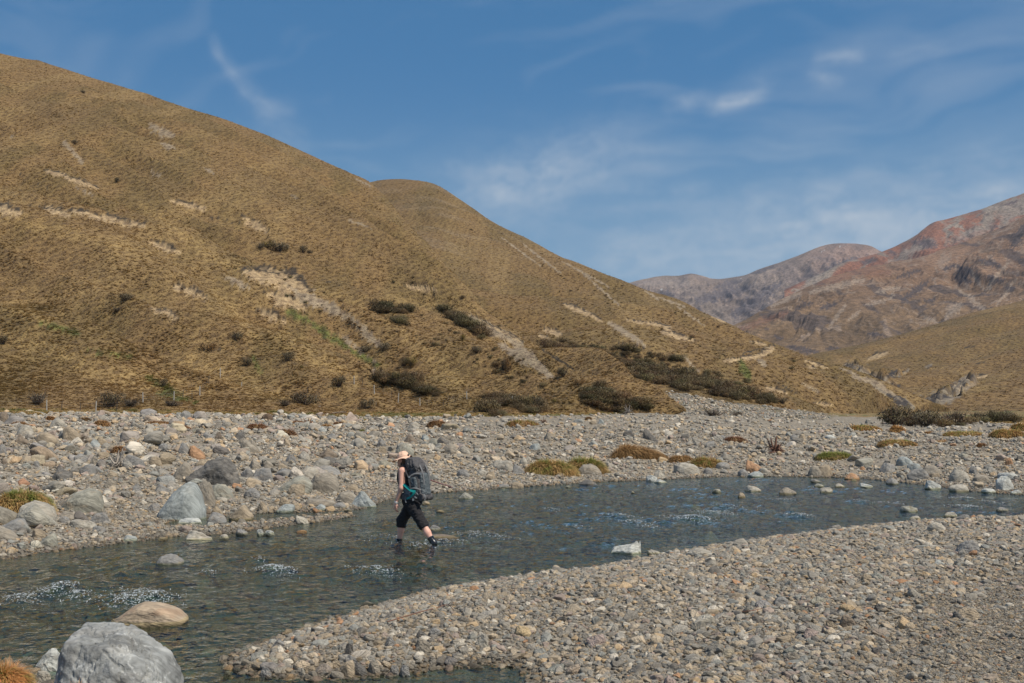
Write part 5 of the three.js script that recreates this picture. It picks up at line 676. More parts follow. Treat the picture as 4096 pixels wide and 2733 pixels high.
// ------------------------------------------------------------------ grassy mounds and torn turf lying on the gravel
function mound(crop, x0, x1, y0, y1, green, label, opt = {}) {
  const [ou, ov, k] = crops[crop], u = ou + (x0 + x1) / 2 / k, hit = opt.at ?? groundHit(u, ov + y1 / k, false), d = -hit[2], w = (x1 - x0) / k / FOC * d, h = (y1 - y0) / k / FOC * d * (opt.hk ?? .8), deep = w * (opt.deep ?? .6), r = rng(Math.round(x0 * 7 + y0)), root = new THREE.Group();
  const g = rockShape(Math.round(x0 + y0) + 900, { detail: 7, planes: 16, p: 5, noise: .16, freq: 2.4, cube: 2.8 }), P = g.attributes.position, prof = opt.prof ? table(opt.prof.map((p) => p[0]), opt.prof.map((p) => p[1])) : () => 1; const C = [];
  for (let i = 0; i < P.count; i++) { P.setXYZ(i, P.getX(i) * w * .46, Math.max(-.1, P.getY(i) * h * .82 * prof(clamp(P.getX(i), -1, 1))), P.getZ(i) * deep * .46); C.push(.27, .18, .08); }
  g.setAttribute('color', new THREE.Float32BufferAttribute(C, 3)); g.computeVertexNormals(); part('turf', g, std({ vertexColors: true }), root);
  const ex = (q) => Math.sign(q) * Math.abs(q) ** .75, t = new Tris(), n = Math.min(5200, Math.round((opt.n ?? 1500))), bl = Math.min(.34, Math.max(.1, h * .42)) * (opt.blade ?? 1), wid = Math.max(.004, d * .00036);
  for (let i = 0; i < n; i++) {
    const a = r() * 6.283, e = Math.acos(r() * 1.05 - .05), sx = Math.sin(e) * Math.cos(a), sy = Math.cos(e), sz = Math.sin(e) * Math.sin(a), x = ex(sx) * w * .45, z = ex(sz) * deep * .45, y = Math.max(0, ex(sy) * h * .78 * prof(clamp(sx, -1, 1)));
    const gr = clamp(green * 1.1 * (sy * 1.7 - .45) + fbm2(x * 3 / w + 7, z * 3, 2) * 1.2 * (green > 0 ? 1 : 0)), up = .12 + sy * .42, ox = sx + (r() - .5) * 1.1 + (opt.lean ?? .2), oz = sz + (r() - .5) * 1.1, m = Math.hypot(ox, up, oz), k2 = .7 + r() * .6;
    const dry = opt.dry ?? [.42, .285, .12], c = lerp3(dry, [.20, .215, .055], r() < gr ? 1 : 0).map((v) => v * k2);
    t.blade(x, y, z, ox / m, up / m, oz / m, bl * (.6 + r() * .8), wid, 2.0 - sy * .8, c.map((v) => v * 1.1), c.map((v) => v * 1.6), 3);
  }
  part('grass_blades', t.geo(), bladeMat, root).userData.kind = 'stuff';
  root.position.set(hit[0] * ((d + deep * .35) / d), hit[1] - .02, hit[2] - deep * .35); tag(top(opt.name ?? 'grass_mound', root), label, opt.cat ?? 'grass mound'); occupied.push([root.position.x, root.position.z, w * .42]); return root;
}
mound(2, -60, 440, 800, 1090, .5, 'shaggy grass mound, green on top and straw below, at the left edge', { n: 5200, lean: .4, blade: .62, dry: [.44, .30, .125] });
mound(4, 215, 665, 686, 852, .32, 'left half of the shaggy grass island, green along its top', { n: 4200, prof: [[-1, .9], [0, 1], [1, .7]], deep: .45 }); mound(4, 545, 910, 672, 842, .6, 'right half of the grass island, green above a grey boulder', { n: 3200, deep: .5 });
mound(4, 935, 1430, 548, 712, 0, 'long brown clump of dead grass sloping down to the right', { n: 3800, prof: [[-1, .5], [-.5, 1], [0, .9], [.5, .6], [1, .25]], dry: [.30, .185, .08], lean: .8 }); mound(4, 1435, 1665, 668, 748, 0, 'smooth brown dead grass clump left of the mixed green clump', { n: 1800, dry: [.32, .2, .09] }); mound(4, 1590, 1975, 668, 800, .25, 'mixed brown and green grass clump above the cream boulder', { n: 3200, prof: [[-1, .5], [-.2, 1], [.4, .7], [1, .25]], dry: [.34, .22, .09] });
mound(5, 565, 905, 636, 728, 1.3, 'bright green low grass clump on the right-hand gravel', { n: 2600, dry: [.30, .22, .08] }); mound(5, 1095, 1440, 534, 604, .35, 'straw and green grass strip further back on the right gravel', { n: 1600, dry: [.36, .22, .09] });
mound(5, 1500, 1745, 548, 582, 0, 'thin rusty strip of dead grass on the right gravel', { n: 700, dry: [.28, .15, .07] }); mound(5, 1945, 2030, 572, 612, 0, 'small rusty clod near the right edge', { n: 500, dry: [.24, .13, .06] }); mound(5, 820, 1140, 412, 480, .4, 'orange and green grass hummock left of the valley bushes', { n: 1800, dry: [.36, .2, .07] }); mound(5, 1205, 1330, 418, 490, 0, 'golden tussock in front of the valley bushes', { n: 1400, dry: [.42, .25, .1] }); mound(5, 1640, 2050, 465, 528, .5, 'long green and gold grass strip at the right beyond the gravel', { n: 2200, dry: [.38, .24, .09] }); mound(5, 2060, 2360, 440, 535, .2, 'tall golden grass hummock at the right edge', { n: 2600, dry: [.4, .25, .1] }); mound(5, 2240, 2420, 385, 490, .1, 'undercut turf bank at the far right edge', { n: 1500, dry: [.35, .22, .09] }); mound(5, 1495, 1590, 474, 506, 0, 'small brown tussock beyond the straw strip', { n: 600, dry: [.3, .17, .07] });
mound(2, 385, 475, 232, 288, 0, 'round rusty clump of dead grass at the top left of the bank', { n: 900, dry: [.3, .165, .07] }); mound(2, 80, 245, 275, 345, 0, 'rusty dead grass clump above the pale squarish boulder', { n: 1100, dry: [.3, .18, .085] }); mound(2, 285, 378, 322, 378, 0, 'dark rusty clod between two pale boulders at the upper left', { n: 800, dry: [.19, .11, .05] }); mound(2, 800, 935, 262, 330, 0, 'tan dead grass clump below the bush on the left bank', { n: 1000, dry: [.34, .2, .09] }); mound(2, 668, 778, 248, 286, 0, 'dark brown low clump left of the tan dead grass clump', { n: 700, dry: [.16, .10, .05] }); mound(2, 1225, 1490, 272, 325, 0, 'wide mat of reddish dead grass high on the left bank', { n: 1300, dry: [.29, .17, .085] }); mound(2, 1490, 1630, 312, 362, 0, 'reddish dead grass scraps right of the wide mat', { n: 700, dry: [.32, .18, .09] }); mound(2, 2100, 2295, 290, 362, 0, 'tangled red-brown dead grass at the top of the bank', { n: 1100, dry: [.25, .13, .07] }); mound(2, 955, 1070, 480, 560, 0, 'brown dead grass behind the tangled dry roots', { n: 900, dry: [.3, .175, .085] });
mound(3, 205, 400, 445, 520, 0, 'dark red-brown dead grass left of the sand patch on the bank', { n: 1100, dry: [.2, .11, .06] }); mound(3, 345, 480, 380, 425, 0, 'flat rusty grass mat near the fallen branches', { n: 800, dry: [.31, .17, .08] }); mound(3, 598, 715, 408, 460, 0, 'golden dry tussock on the bank above the hiker', { n: 1000, dry: [.42, .28, .14] }); mound(3, 705, 810, 388, 432, 0, 'dark rusty clump right of the golden tussock', { n: 700, dry: [.22, .115, .06] }); mound(3, 1510, 1690, 372, 445, 0, 'brown root mat with dead grass, upper bank right of the backpack', { n: 1400, dry: [.22, .125, .06] }); mound(3, 860, 1010, 358, 392, 1.2, 'small green grass patch high on the bank above the hiker', { n: 700 }); mound(3, 1570, 1750, 322, 362, 1.0, 'green grass tuft at the top of the gravel right of the hiker', { n: 700 }); mound(3, 930, 990, 462, 490, 1.3, 'tiny green tuft on bare sand above the hiker', { n: 350 });
mound(4, 35, 345, 365, 445, .35, 'orange-brown grass strip on the upper gravel, centre', { n: 1500, dry: [.33, .19, .08] }); mound(4, 1905, 2115, 505, 588, 0, 'dark red-brown root mat on the gravel right of centre', { n: 1100, dry: [.2, .10, .055] }); mound(4, 725, 790, 350, 382, 0, 'small brown clod at the top of the gravel, centre right', { n: 400, dry: [.25, .15, .07] });
mound(6, -120, 490, 1278, 1600, .03, 'clump of curled dry orange-brown grass in the bottom left corner', { n: 5200, dry: [.46, .24, .09], blade: 1.0, at: [-3.64, .1, -7.2], deep: .8, hk: 1.25 }); mound(6, 870, 1225, 1476, 1640, .03, 'tuft of dry orange grass overlapping the base of the huge boulder', { n: 2200, dry: [.45, .25, .09], at: [-2.76, .12, -6.45], hk: 3 });

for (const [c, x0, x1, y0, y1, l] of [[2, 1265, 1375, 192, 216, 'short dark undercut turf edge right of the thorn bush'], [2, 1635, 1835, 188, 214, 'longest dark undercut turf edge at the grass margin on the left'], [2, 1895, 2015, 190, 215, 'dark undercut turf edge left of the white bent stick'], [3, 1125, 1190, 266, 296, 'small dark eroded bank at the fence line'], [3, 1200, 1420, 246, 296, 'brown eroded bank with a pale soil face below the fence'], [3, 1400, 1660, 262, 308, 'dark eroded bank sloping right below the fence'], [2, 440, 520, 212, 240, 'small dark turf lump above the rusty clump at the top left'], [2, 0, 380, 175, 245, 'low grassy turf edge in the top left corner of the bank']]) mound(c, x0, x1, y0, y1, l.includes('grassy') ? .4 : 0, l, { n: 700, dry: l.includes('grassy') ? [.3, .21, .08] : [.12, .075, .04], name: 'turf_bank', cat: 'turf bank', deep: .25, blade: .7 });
// ------------------------------------------------------------------ driftwood, roots, sticks
function branchTube(pts, r0, r1, seg = 6) { const c = new THREE.CatmullRomCurve3(pts.map((p) => new THREE.Vector3(...p))), n = pts.length * 4, g = new THREE.TubeGeometry(c, n, 1, seg), P = g.attributes.position; for (let i = 0; i <= n; i++) { const o = c.getPointAt(i / n), R = lerp(r0, r1, i / n); for (let j = 0; j <= seg; j++) { const k = i * (seg + 1) + j; P.setXYZ(k, o.x + (P.getX(k) - o.x) * R, o.y + (P.getY(k) - o.y) * R, o.z + (P.getZ(k) - o.z) * R); } } g.computeVertexNormals(); return g; }
const woodPale = std({ color: rgb(.55, .49, .42), map: rockMap, bumpMap: rockBump, bumpScale: .01 }), woodBrown = std({ color: rgb(.20, .115, .075), map: rockMap, bumpMap: rockBump, bumpScale: .01 }), woodGrey = std({ color: rgb(.33, .29, .25), map: rockMap }), woodRed = std({ color: rgb(.235, .125, .085), map: rockMap });
function placeAt(crop, x, y, water = false) { const [ou, ov, k] = crops[crop]; return groundHit(ou + x / k, ov + y / k, water); }
const px = (crop, n, d) => n / crops[crop][2] / FOC * d;
function rootBall(crop, x0, x1, y0, y1, mat, label, seed, stems = 4) {
  const p = placeAt(crop, (x0 + x1) / 2, y1), d = -p[2], w = px(crop, x1 - x0, d), h = px(crop, y1 - y0, d), r = rng(seed), g = new THREE.Group();
  for (let s = 0; s < stems; s++) { const a = lerp(-.9, .9, (s + .5) / stems) + (r() - .5) * .4, tip = [Math.sin(a) * w * .45, h * (.55 + r() * .45) * Math.cos(a * .7), (r() - .5) * w * .4]; part('stem', branchTube([[(r() - .5) * w * .15, 0, 0], [tip[0] * .4 + (r() - .5) * .1 * w, tip[1] * .45, tip[2] * .5], tip], w * .055, w * .022), mat, g); }
  for (let s = 0; s < 22; s++) { const a = r() * 6.283, l = w * (.25 + r() * .3), y = h * r() * .45; part('root', branchTube([[Math.cos(a) * w * .08, y * .6 + .01, Math.sin(a) * w * .08], [Math.cos(a) * l * .55, y + h * .08 * r(), Math.sin(a) * l * .55], [Math.cos(a + .5) * l, Math.max(.01, y * .5 - .02), Math.sin(a + .5) * l]], w * .026, w * .010, 4), mat, g); }
  g.position.set(...p); return tag(top('driftwood', g), label, 'driftwood');
}
rootBall(5, 120, 320, 515, 668, woodRed, 'uprooted red-brown stump with splayed roots on the right-hand gravel', 5, 5);
rootBall(2, 905, 1095, 510, 675, woodPale, 'tangle of bleached dry roots among the stones on the left bank', 6, 7);
rootBall(4, 335, 410, 340, 425, woodBrown, 'dark forked stump standing on the upper gravel, centre', 7, 3);
rootBall(2, 1095, 1190, 265, 335, woodGrey, 'small grey twiggy branch on the reddish grass, left bank', 8, 6);
rootBall(3, 430, 560, 350, 450, woodBrown, 'brown broken branch at the left end of the fallen branches', 9, 5);
rootBall(3, 1040, 1110, 330, 385, woodGrey, 'thin grey dead twigs above the tiny green tuft', 10, 5);
rootBall(4, 1040, 1145, 245, 335, woodGrey, 'dead grey branches standing before the spur thicket', 11, 9);
function stick(crop, pts, rpx, mat, label) { const a = placeAt(crop, pts[0][0], pts[0][1]), d = -a[2], g = new THREE.Group(), q = pts.map(([x, y], i) => { const [ou, ov, k] = crops[crop], w = at(ou + x / k, ov + y / k, d - i * .05); return [w[0] - a[0], w[1] - a[1] + .02, w[2] - a[2]]; }); part('wood', branchTube(q, px(crop, rpx, d), px(crop, rpx * .45, d)), mat, g); const e = q[q.length - 2], f = q[q.length - 1]; part('twig', branchTube([e, [lerp(e[0], f[0], .6), e[1] + px(crop, 8, d), e[2] - .04], [f[0] * .9, e[1] + px(crop, 16, d), e[2] - .1]], px(crop, rpx * .4, d), px(crop, rpx * .15, d), 4), mat, g); g.position.set(...a); return tag(top('stick', g), label, 'stick'); }
stick(3, [[540, 322], [552, 300], [575, 280], [605, 272]], 3.5, woodPale, 'white bent stick standing up at the top of the bank'); stick(2, [[100, 350], [50, 340], [-20, 328]], 5, woodPale, 'white branch lying at the left edge of the bank'); stick(2, [[1925, 346], [1870, 343], [1812, 341]], 3, woodPale, 'straight whitish stick lying across the upper left bank'); stick(4, [[1240, 372], [1218, 350], [1195, 330]], 2.5, woodPale, 'thin pale stick leaning at the top of the gravel, right of centre'); stick(3, [[520, 345], [640, 335], [760, 328], [860, 330]], 6, woodBrown, 'long dark fallen branch along the top of the bank'); stick(3, [[660, 340], [740, 322], [820, 318]], 5, woodGrey, 'grey fallen branch crossing the long dark one');
stick(3, [[1840, 335], [1880, 318], [1910, 322]], 4, woodGrey, 'grey dead branch at the gravel top left of the front thicket'); stick(3, [[2080, 360], [2120, 350], [2180, 356]], 4, woodGrey, 'pale dead branch lying under the front thicket bush'); stick(5, [[965, 545], [985, 535], [1012, 542]], 3, woodBrown, 'short dark stick on the right-hand gravel');
{ const lay = (crop, pts, r, mat, label) => { const q = pts.map(([x, y]) => { const h = placeAt(crop, x, y); return [h[0], h[1] + .055, h[2]]; }), o = q[0], g = new THREE.Group(), loc = q.map((p) => [p[0] - o[0], p[1] - o[1], p[2] - o[2]]); part('stem', branchTube(loc, r, r * .6, 5), mat, g); const e = loc[loc.length - 2], f = loc[loc.length - 1]; part('twig', branchTube([e, [lerp(e[0], f[0], .5), e[1] + .03, lerp(e[2], f[2], .3)], [f[0] - .03, f[1] + .02, f[2] - .12]], r * .5, r * .3, 4), mat, g); g.position.set(...o); tag(top('twig', g), label, 'twig'); };
  lay(7, [[1465, 612], [1600, 570], [1720, 535], [1850, 500], [1940, 475], [1990, 520]], .006, woodRed, 'long thin reddish curved twig lying on the near bar'); lay(7, [[1890, 680], [1950, 710], [2000, 755]], .004, std({ color: rgb(.5, .36, .2) }), 'short straw stalk on the near bar right of the reddish twig'); lay(8, [[580, 690], [640, 684], [710, 668]], .005, woodRed, 'thin brown twig on the near bar, centre right'); lay(8, [[595, 830], [640, 812], [665, 800]], .004, std({ color: rgb(.5, .36, .2) }), 'pale straw stalk on the near bar, lower centre'); }

// ------------------------------------------------------------------ the fence
{
  const f = new THREE.Group(), white = std({ color: rgb(.50, .47, .42), map: rockMap, bumpMap: rockBump, bumpScale: .01 }), dark = std({ color: rgb(.07, .06, .05) }), wire = std({ color: rgb(.35, .34, .33), metalness: .6, roughness: .5 });
  const posts = [[-200, 104, 1], [190, 106, 1], [250, 106, 0], [324, 106, 0], [387, 106, 1], [470, 110, 0], [573, 117, 1], [697, 120, 1], [733, 122, 0], [769, 122, 0], [800, 124, 1], [835, 128, 0], [880, 132, 1], [966, 136, 1], [1060, 138, 0], [1230, 138, 0], [1416, 140, 1], [1450, 140, 0], [1497, 138, 1], [1533, 138, 0], [1567, 138, 0], [1594, 137, 1], [1680, 137, 1], [1709, 138, 0], [1775, 138, 0], [1867, 140, 1], [1950, 142, 0], [2050, 146, 1]];
  const tops = []; let k = 0;
  for (const [u, d, w] of posts) { const x = (u - 2048) / FOC * d, z = -d, y = Math.max(heightOf(x, z), hillA.heightAt(x, z)), h = w ? 1.25 - .2 * ((k * 7) % 3) / 3 : 1.05; k++;
    const g = w ? new THREE.CylinderGeometry(.065, .075, h + .3, 8) : new THREE.BoxGeometry(.05, h + .3, .05); const m = part('post', g, w ? white : dark, f); m.position.set(x, y + h / 2 - .15, z); m.rotation.z = Math.sin(u) * .04; tops.push([x, y, z, h]); }
  for (const hh of [.35, .65, .95]) part('wire', branchTube(tops.map((t) => [t[0], t[1] + hh, t[2] + .05]), .004, .004, 4), wire, f);
  tag(top('fence', f), 'post and wire fence of grey posts and dark stakes along the hill foot', 'fence');
}

// ------------------------------------------------------------------ meshing a distance field (surface nets)
function meshField(fn, lo, hi, cell) {
  const n = [0, 1, 2].map((i) => Math.ceil((hi[i] - lo[i]) / cell) + 1), [nx, ny, nz] = n, F = new Float32Array(nx * ny * nz), id = (i, j, k) => i + nx * (j + ny * k);
  for (let k = 0; k < nz; k++) for (let j = 0; j < ny; j++) for (let i = 0; i < nx; i++) F[id(i, j, k)] = fn(lo[0] + i * cell, lo[1] + j * cell, lo[2] + k * cell);
  const V = new Int32Array(nx * ny * nz).fill(-1), P = [], I = [];
  for (let k = 0; k < nz - 1; k++) for (let j = 0; j < ny - 1; j++) for (let i = 0; i < nx - 1; i++) {
    let m = 0, c = 0, sx = 0, sy = 0, sz = 0; const v = []; for (let q = 0; q < 8; q++) { const f = F[id(i + (q & 1), j + ((q >> 1) & 1), k + (q >> 2))]; v.push(f); if (f < 0) m |= 1 << q; } if (m === 0 || m === 255) continue;
    for (const [a, b] of [[0, 1], [2, 3], [4, 5], [6, 7], [0, 2], [1, 3], [4, 6], [5, 7], [0, 4], [1, 5], [2, 6], [3, 7]]) if ((v[a] < 0) !== (v[b] < 0)) { const t = v[a] / (v[a] - v[b]); sx += (a & 1) + t * ((b & 1) - (a & 1)); sy += ((a >> 1) & 1) + t * (((b >> 1) & 1) - ((a >> 1) & 1)); sz += (a >> 2) + t * ((b >> 2) - (a >> 2)); c++; }
    V[id(i, j, k)] = P.length / 3; P.push(lo[0] + (i + sx / c) * cell, lo[1] + (j + sy / c) * cell, lo[2] + (k + sz / c) * cell);
  }
  const face = (a, b, c, d, flip) => { if (a < 0 || b < 0 || c < 0 || d < 0) return; if (flip) I.push(a, c, b, a, d, c); else I.push(a, b, c, a, c, d); };
  for (let k = 1; k < nz - 1; k++) for (let j = 1; j < ny - 1; j++) for (let i = 1; i < nx - 1; i++) { const f = F[id(i, j, k)];
    for (const [dx, dy, dz, q] of [[1, 0, 0, 0], [0, 1, 0, 1], [0, 0, 1, 2]]) { const g = F[id(i + dx, j + dy, k + dz)]; if ((f < 0) === (g < 0)) continue; const o = q === 0 ? [V[id(i, j - 1, k - 1)], V[id(i, j, k - 1)], V[id(i, j, k)], V[id(i, j - 1, k)]] : q === 1 ? [V[id(i - 1, j, k - 1)], V[id(i - 1, j, k)], V[id(i, j, k)], V[id(i, j, k - 1)]] : [V[id(i - 1, j - 1, k)], V[id(i, j - 1, k)], V[id(i, j, k)], V[id(i - 1, j, k)]]; face(...o, f >= 0); } }
  const g = new THREE.BufferGeometry(); g.setAttribute('position', new THREE.Float32BufferAttribute(P, 3)); g.setIndex(I); g.computeVertexNormals(); const uv = []; for (let i = 0; i < P.length; i += 3) uv.push((P[i] + P[i + 2]) * 3, (P[i + 1] + P[i + 2] * .5) * 3); g.setAttribute('uv', new THREE.Float32BufferAttribute(uv, 2)); return g;
}
const smin = (a, b, k) => { const h = Math.max(k - Math.abs(a - b), 0) / k; return Math.min(a, b) - h * h * k * .25; };
function cone(a, b, r0, r1) { const dx = b[0] - a[0], dy = b[1] - a[1], dz = b[2] - a[2], l = dx * dx + dy * dy + dz * dz; return (x, y, z) => { const t = clamp(((x - a[0]) * dx + (y - a[1]) * dy + (z - a[2]) * dz) / l); return Math.hypot(x - a[0] - dx * t, y - a[1] - dy * t, z - a[2] - dz * t) - lerp(r0, r1, t); }; }
const ell = (c, r) => (x, y, z) => { const q = Math.hypot((x - c[0]) / r[0], (y - c[1]) / r[1], (z - c[2]) / r[2]); return (q - 1) * Math.min(...r); };
function blend(list, k) { return (x, y, z) => { let d = 1e3; for (const f of list) d = smin(d, f(x, y, z), k); return d; }; }

// ------------------------------------------------------------------ the hiker. F forward, L left, U up
const HA = 0.52, HC = Math.cos(HA), HS = Math.sin(HA);
const J = (F, U, L) => [-HC * F - HS * L, U, -HS * F + HC * L];
{
  const foot = onLevel(1640, 2168), root = new THREE.Group(); root.position.set(foot[0] - (1640 - 1623) / FOC * -foot[2] * 0 - .03, 0, foot[2]);
  const skin = std({ color: rgb(.72, .40, .30), roughness: .55 }), black = std({ color: rgb(.018, .017, .019), bumpMap: fabricBump, bumpScale: .008, roughness: .95 });
  const shL = J(.03, 1.205, .165), elL = J(.005, .92, .205), wrL = J(.115, .665, .205), shR = J(.03, 1.205, -.165), elR = J(-.06, .98, -.235), wrR = J(.14, 1.10, -.25);
  const hipL = J(-.085, .69, .085), knL = J(-.35, .335, .085), anL = J(-.575, .015, .07), toeL = J(-.53, -.17, .06), hipR = J(-.07, .69, -.085), knR = J(.205, .345, -.085), anR = J(.265, -.07, -.085), toeR = J(.43, -.14, -.09);
  const neck = J(.075, 1.27, 0), head = J(.125, 1.385, 0), hdir = J(.6, -.8, 0);
  const torso = [cone(J(-.08, .72, .05), J(-.08, .72, -.05), .115, .115), cone(J(-.07, .8, 0), J(-.01, 1.0, 0), .115, .115), cone(J(-.01, 1.02, .03), J(.02, 1.15, .03), .11, .105), cone(J(-.01, 1.02, -.03), J(.02, 1.15, -.03), .11, .105), cone(J(.03, 1.205, .13), J(.03, 1.205, -.13), .062, .062)];
  const armL = [cone(shL, elL, .056, .044), cone(elL, wrL, .045, .029)], armR = [cone(shR, elR, .05, .04), cone(elR, wrR, .041, .026)];
  const legL = [cone(hipL, knL, .095, .06), cone(knL, J(-.45, .19, .082), .056, .058), cone(J(-.45, .19, .082), anL, .057, .036), cone(anL, toeL, .04, .032)], legR = [cone(hipR, knR, .095, .06), cone(knR, J(.215, .19, -.085), .056, .058), cone(J(.215, .19, -.085), anR, .057, .036), cone(anR, toeR, .042, .034)];
  const headF = [ell(head, [.082, .108, .088]), cone(J(.15, 1.345, 0), J(.185, 1.30, 0), .065, .045), cone(neck, head, .052, .05), cone(J(.215, 1.365, 0), J(.232, 1.335, 0), .012, .016), ell(J(.11, 1.375, .082), [.018, .03, .018]), ell(J(.11, 1.375, -.082), [.018, .03, .018])];
  const body = blend([blend(torso, .06), blend(armL, .03), blend(armR, .03), blend(legL, .03), blend(legR, .03), blend(headF, .025)], .035);
  const mesh = part('body', meshField(body, [-.62, -.24, -.55], [.66, 1.52, .62], .0125), skin, root);
  // hands with palms, four fingers and a thumb each
  const hand = (w, dir, side, palmN, curl, s) => { const D = new THREE.Vector3(...dir).normalize(), N = new THREE.Vector3(...palmN).normalize(), S = new THREE.Vector3().crossVectors(D, N).multiplyScalar(side), A = (f, a, n) => [w[0] + D.x * f + S.x * a + N.x * n, w[1] + D.y * f + S.y * a + N.y * n, w[2] + D.z * f + S.z * a + N.z * n], list = [cone(A(0, 0, 0), A(.045, .0, 0), .025, .028), cone(A(.045, .02, 0), A(.082, .026, 0), .018, .013), cone(A(.045, -.018, 0), A(.078, -.026, 0), .018, .013), cone(A(.05, 0, 0), A(.085, 0, 0), .02, .014)];
    [[.028, .062], [.010, .072], [-.009, .068], [-.027, .052]].forEach(([a, l], i) => { const k1 = A(.088 + l * .4, a * 1.1, curl * .012), k2 = A(.088 + l * .72, a * 1.12, curl * .032), k3 = A(.088 + l * .92, a * 1.12, curl * .055); list.push(cone(A(.082, a, 0), k1, .0095, .0088), cone(k1, k2, .0088, .008), cone(k2, k3, .008, .007)); });
    list.push(cone(A(.022, .022, .004), A(.05, .05, .018), .014, .011), cone(A(.05, .05, .018), A(.078, .056, .032), .010, .008));
    const lo = [0, 1, 2].map((i) => w[i] - .2), hi = [0, 1, 2].map((i) => w[i] + .2); return meshField(blend(list, .008), lo, hi, .0042); };
  const hl = part('hand', hand(wrL, J(.12, -1, -.02), 1, J(-.25, -.1, -1), 1, 1), skin, root), hr = part('hand', hand(wrR, J(.5, .3, -.1), -1, J(-.3, -.8, .4), 2.2, 1), skin, root);
  // face
  const faceDark = std({ color: rgb(.05, .03, .025), roughness: .3 }), lips = std({ color: rgb(.42, .16, .14), roughness: .5 });
  for (const s of [-1, 1]) { const e = part('eye', new THREE.SphereGeometry(.011, 10, 8), faceDark, root); e.position.set(...J(.198, 1.378, s * .032)); }
  const mo = part('mouth', new THREE.SphereGeometry(.014, 10, 8), lips, root); mo.position.set(...J(.212, 1.312, 0)); mo.scale.set(.8, .45, 1.5);
  // hair: a dark knot low at the neck
  part('hair', meshField(blend([ell(J(.075, 1.385, 0), [.088, .095, .09]), ell(J(.03, 1.32, 0), [.05, .06, .055]), cone(J(.1, 1.33, .07), J(.12, 1.28, .06), .02, .012)], .02), [-.25, 1.2, -.2], [.15, 1.52, .2], .009), std({ color: rgb(.10, .05, .03), roughness: .7, bumpMap: fabricBump, bumpScale: .01 }), root);
  // trousers rolled at the knee, with thick creased cuffs
  const wr = (x, y, z, k = 1) => fbm3(x * 13, y * 20, z * 13, 3) * .016 * k, cut = (c, n) => (x, y, z) => (x - c[0]) * n[0] + (y - c[1]) * n[1] + (z - c[2]) * n[2];
  const dirU = (a, b) => { const v = [b[0] - a[0], b[1] - a[1], b[2] - a[2]], l = Math.hypot(...v); return v.map((q) => q / l); };
  const mix = (a, b, t) => a.map((v, i) => lerp(v, b[i], t));
  const cuffL = mix(knL, J(-.45, .19, .082), .35), cuffR = mix(knR, J(.215, .19, -.085), .62), dL = dirU(knL, anL), dR = dirU(knR, anR);
  const pants = blend([cone(hipL, knL, .122, .086), cone(hipR, knR, .122, .086), cone(knL, cuffL, .076, .078), cone(knR, cuffR, .076, .078), cone(J(-.08, .73, .055), J(-.08, .73, -.055), .142, .142)], .045);
  const rollL = cone(mix(knL, cuffL, .25), cuffL, .085, .085), rollR = cone(mix(knR, cuffR, .25), cuffR, .085, .085);
  const pf2 = (x, y, z) => { const p = smin(pants(x, y, z), Math.min(rollL(x, y, z), rollR(x, y, z)), .012) + wr(x, y, z) + (Math.sin(y * 190 + fbm3(x * 9, y * 9, z * 9, 2) * 4) * .003) * sstep(.45, .33, y); let c = cut(J(-.08, .815, 0), [0, 1, 0])(x, y, z); const kL = Math.max(cut(cuffL, dL)(x, y, z) - .02, -Math.hypot(x - cuffL[0], y - cuffL[1], z - cuffL[2]) * 0 - 9), kR = cut(cuffR, dR)(x, y, z) - .02; const sideL = (x - knL[0]) ** 2 + (z - knL[2]) ** 2 < (x - knR[0]) ** 2 + (z - knR[2]) ** 2; return Math.max(p, c, y < .42 ? (sideL ? kL : kR) : -9); };
  part('trousers', meshField(pf2, [-.4, .1, -.5], [.62, .9, .5], .011), black, root);
  // dark sleeveless top
  const topF = blend([...torso.slice(0, 4).map((f) => (x, y, z) => f(x, y, z) - .012), cone(J(.03, 1.2, .10), J(.03, 1.2, -.10), .058, .058)], .05);
  part('tank_top', meshField((x, y, z) => Math.max(topF(x, y, z) + wr(x, y, z, .6), y - 1.215, .74 - y), [-.3, .7, -.35], [.35, 1.3, .35], .012), black, root);
  // wet socks and boots, dark and shiny
  const wetBlack = new THREE.MeshPhysicalMaterial({ color: rgb(.014, .013, .013), roughness: .22, clearcoat: .6 });
  const sockL = blend([cone(mix(J(-.45, .19, .082), anL, .25), anL, .060, .050), cone(anL, toeL, .052, .042)], .03), sockR = blend([cone(J(.255, .03, -.085), anR, .055, .05), cone(anR, toeR, .055, .045)], .03);
  part('sock', meshField((x, y, z) => Math.max(sockL(x, y, z) + wr(x, y, z, .3), cut(mix(J(-.45, .19, .082), anL, .42), dL.map((v) => -v))(x, y, z)), [.25, -.26, .0], [.68, .2, .55], .009), wetBlack, root);
  part('sock', meshField((x, y, z) => Math.max(sockR(x, y, z) + wr(x, y, z, .3), y - .035), [-.5, -.26, -.45], [.0, .1, .05], .009), wetBlack, root);
  // sun hat: crown, wavy brim, seam band, toggle
  const hat = new THREE.Group(); hat.name = 'sun_hat'; root.add(hat); hat.position.set(...J(.115, 1.425, 0)); const tilt = new THREE.Quaternion().setFromUnitVectors(new THREE.Vector3(0, 1, 0), new THREE.Vector3(...J(.36, 1, .02)).normalize()); hat.quaternion.copy(tilt);
  const peach = std({ color: rgb(.80, .52, .37), bumpMap: fabricBump, bumpScale: .012, roughness: .9, side: THREE.DoubleSide });
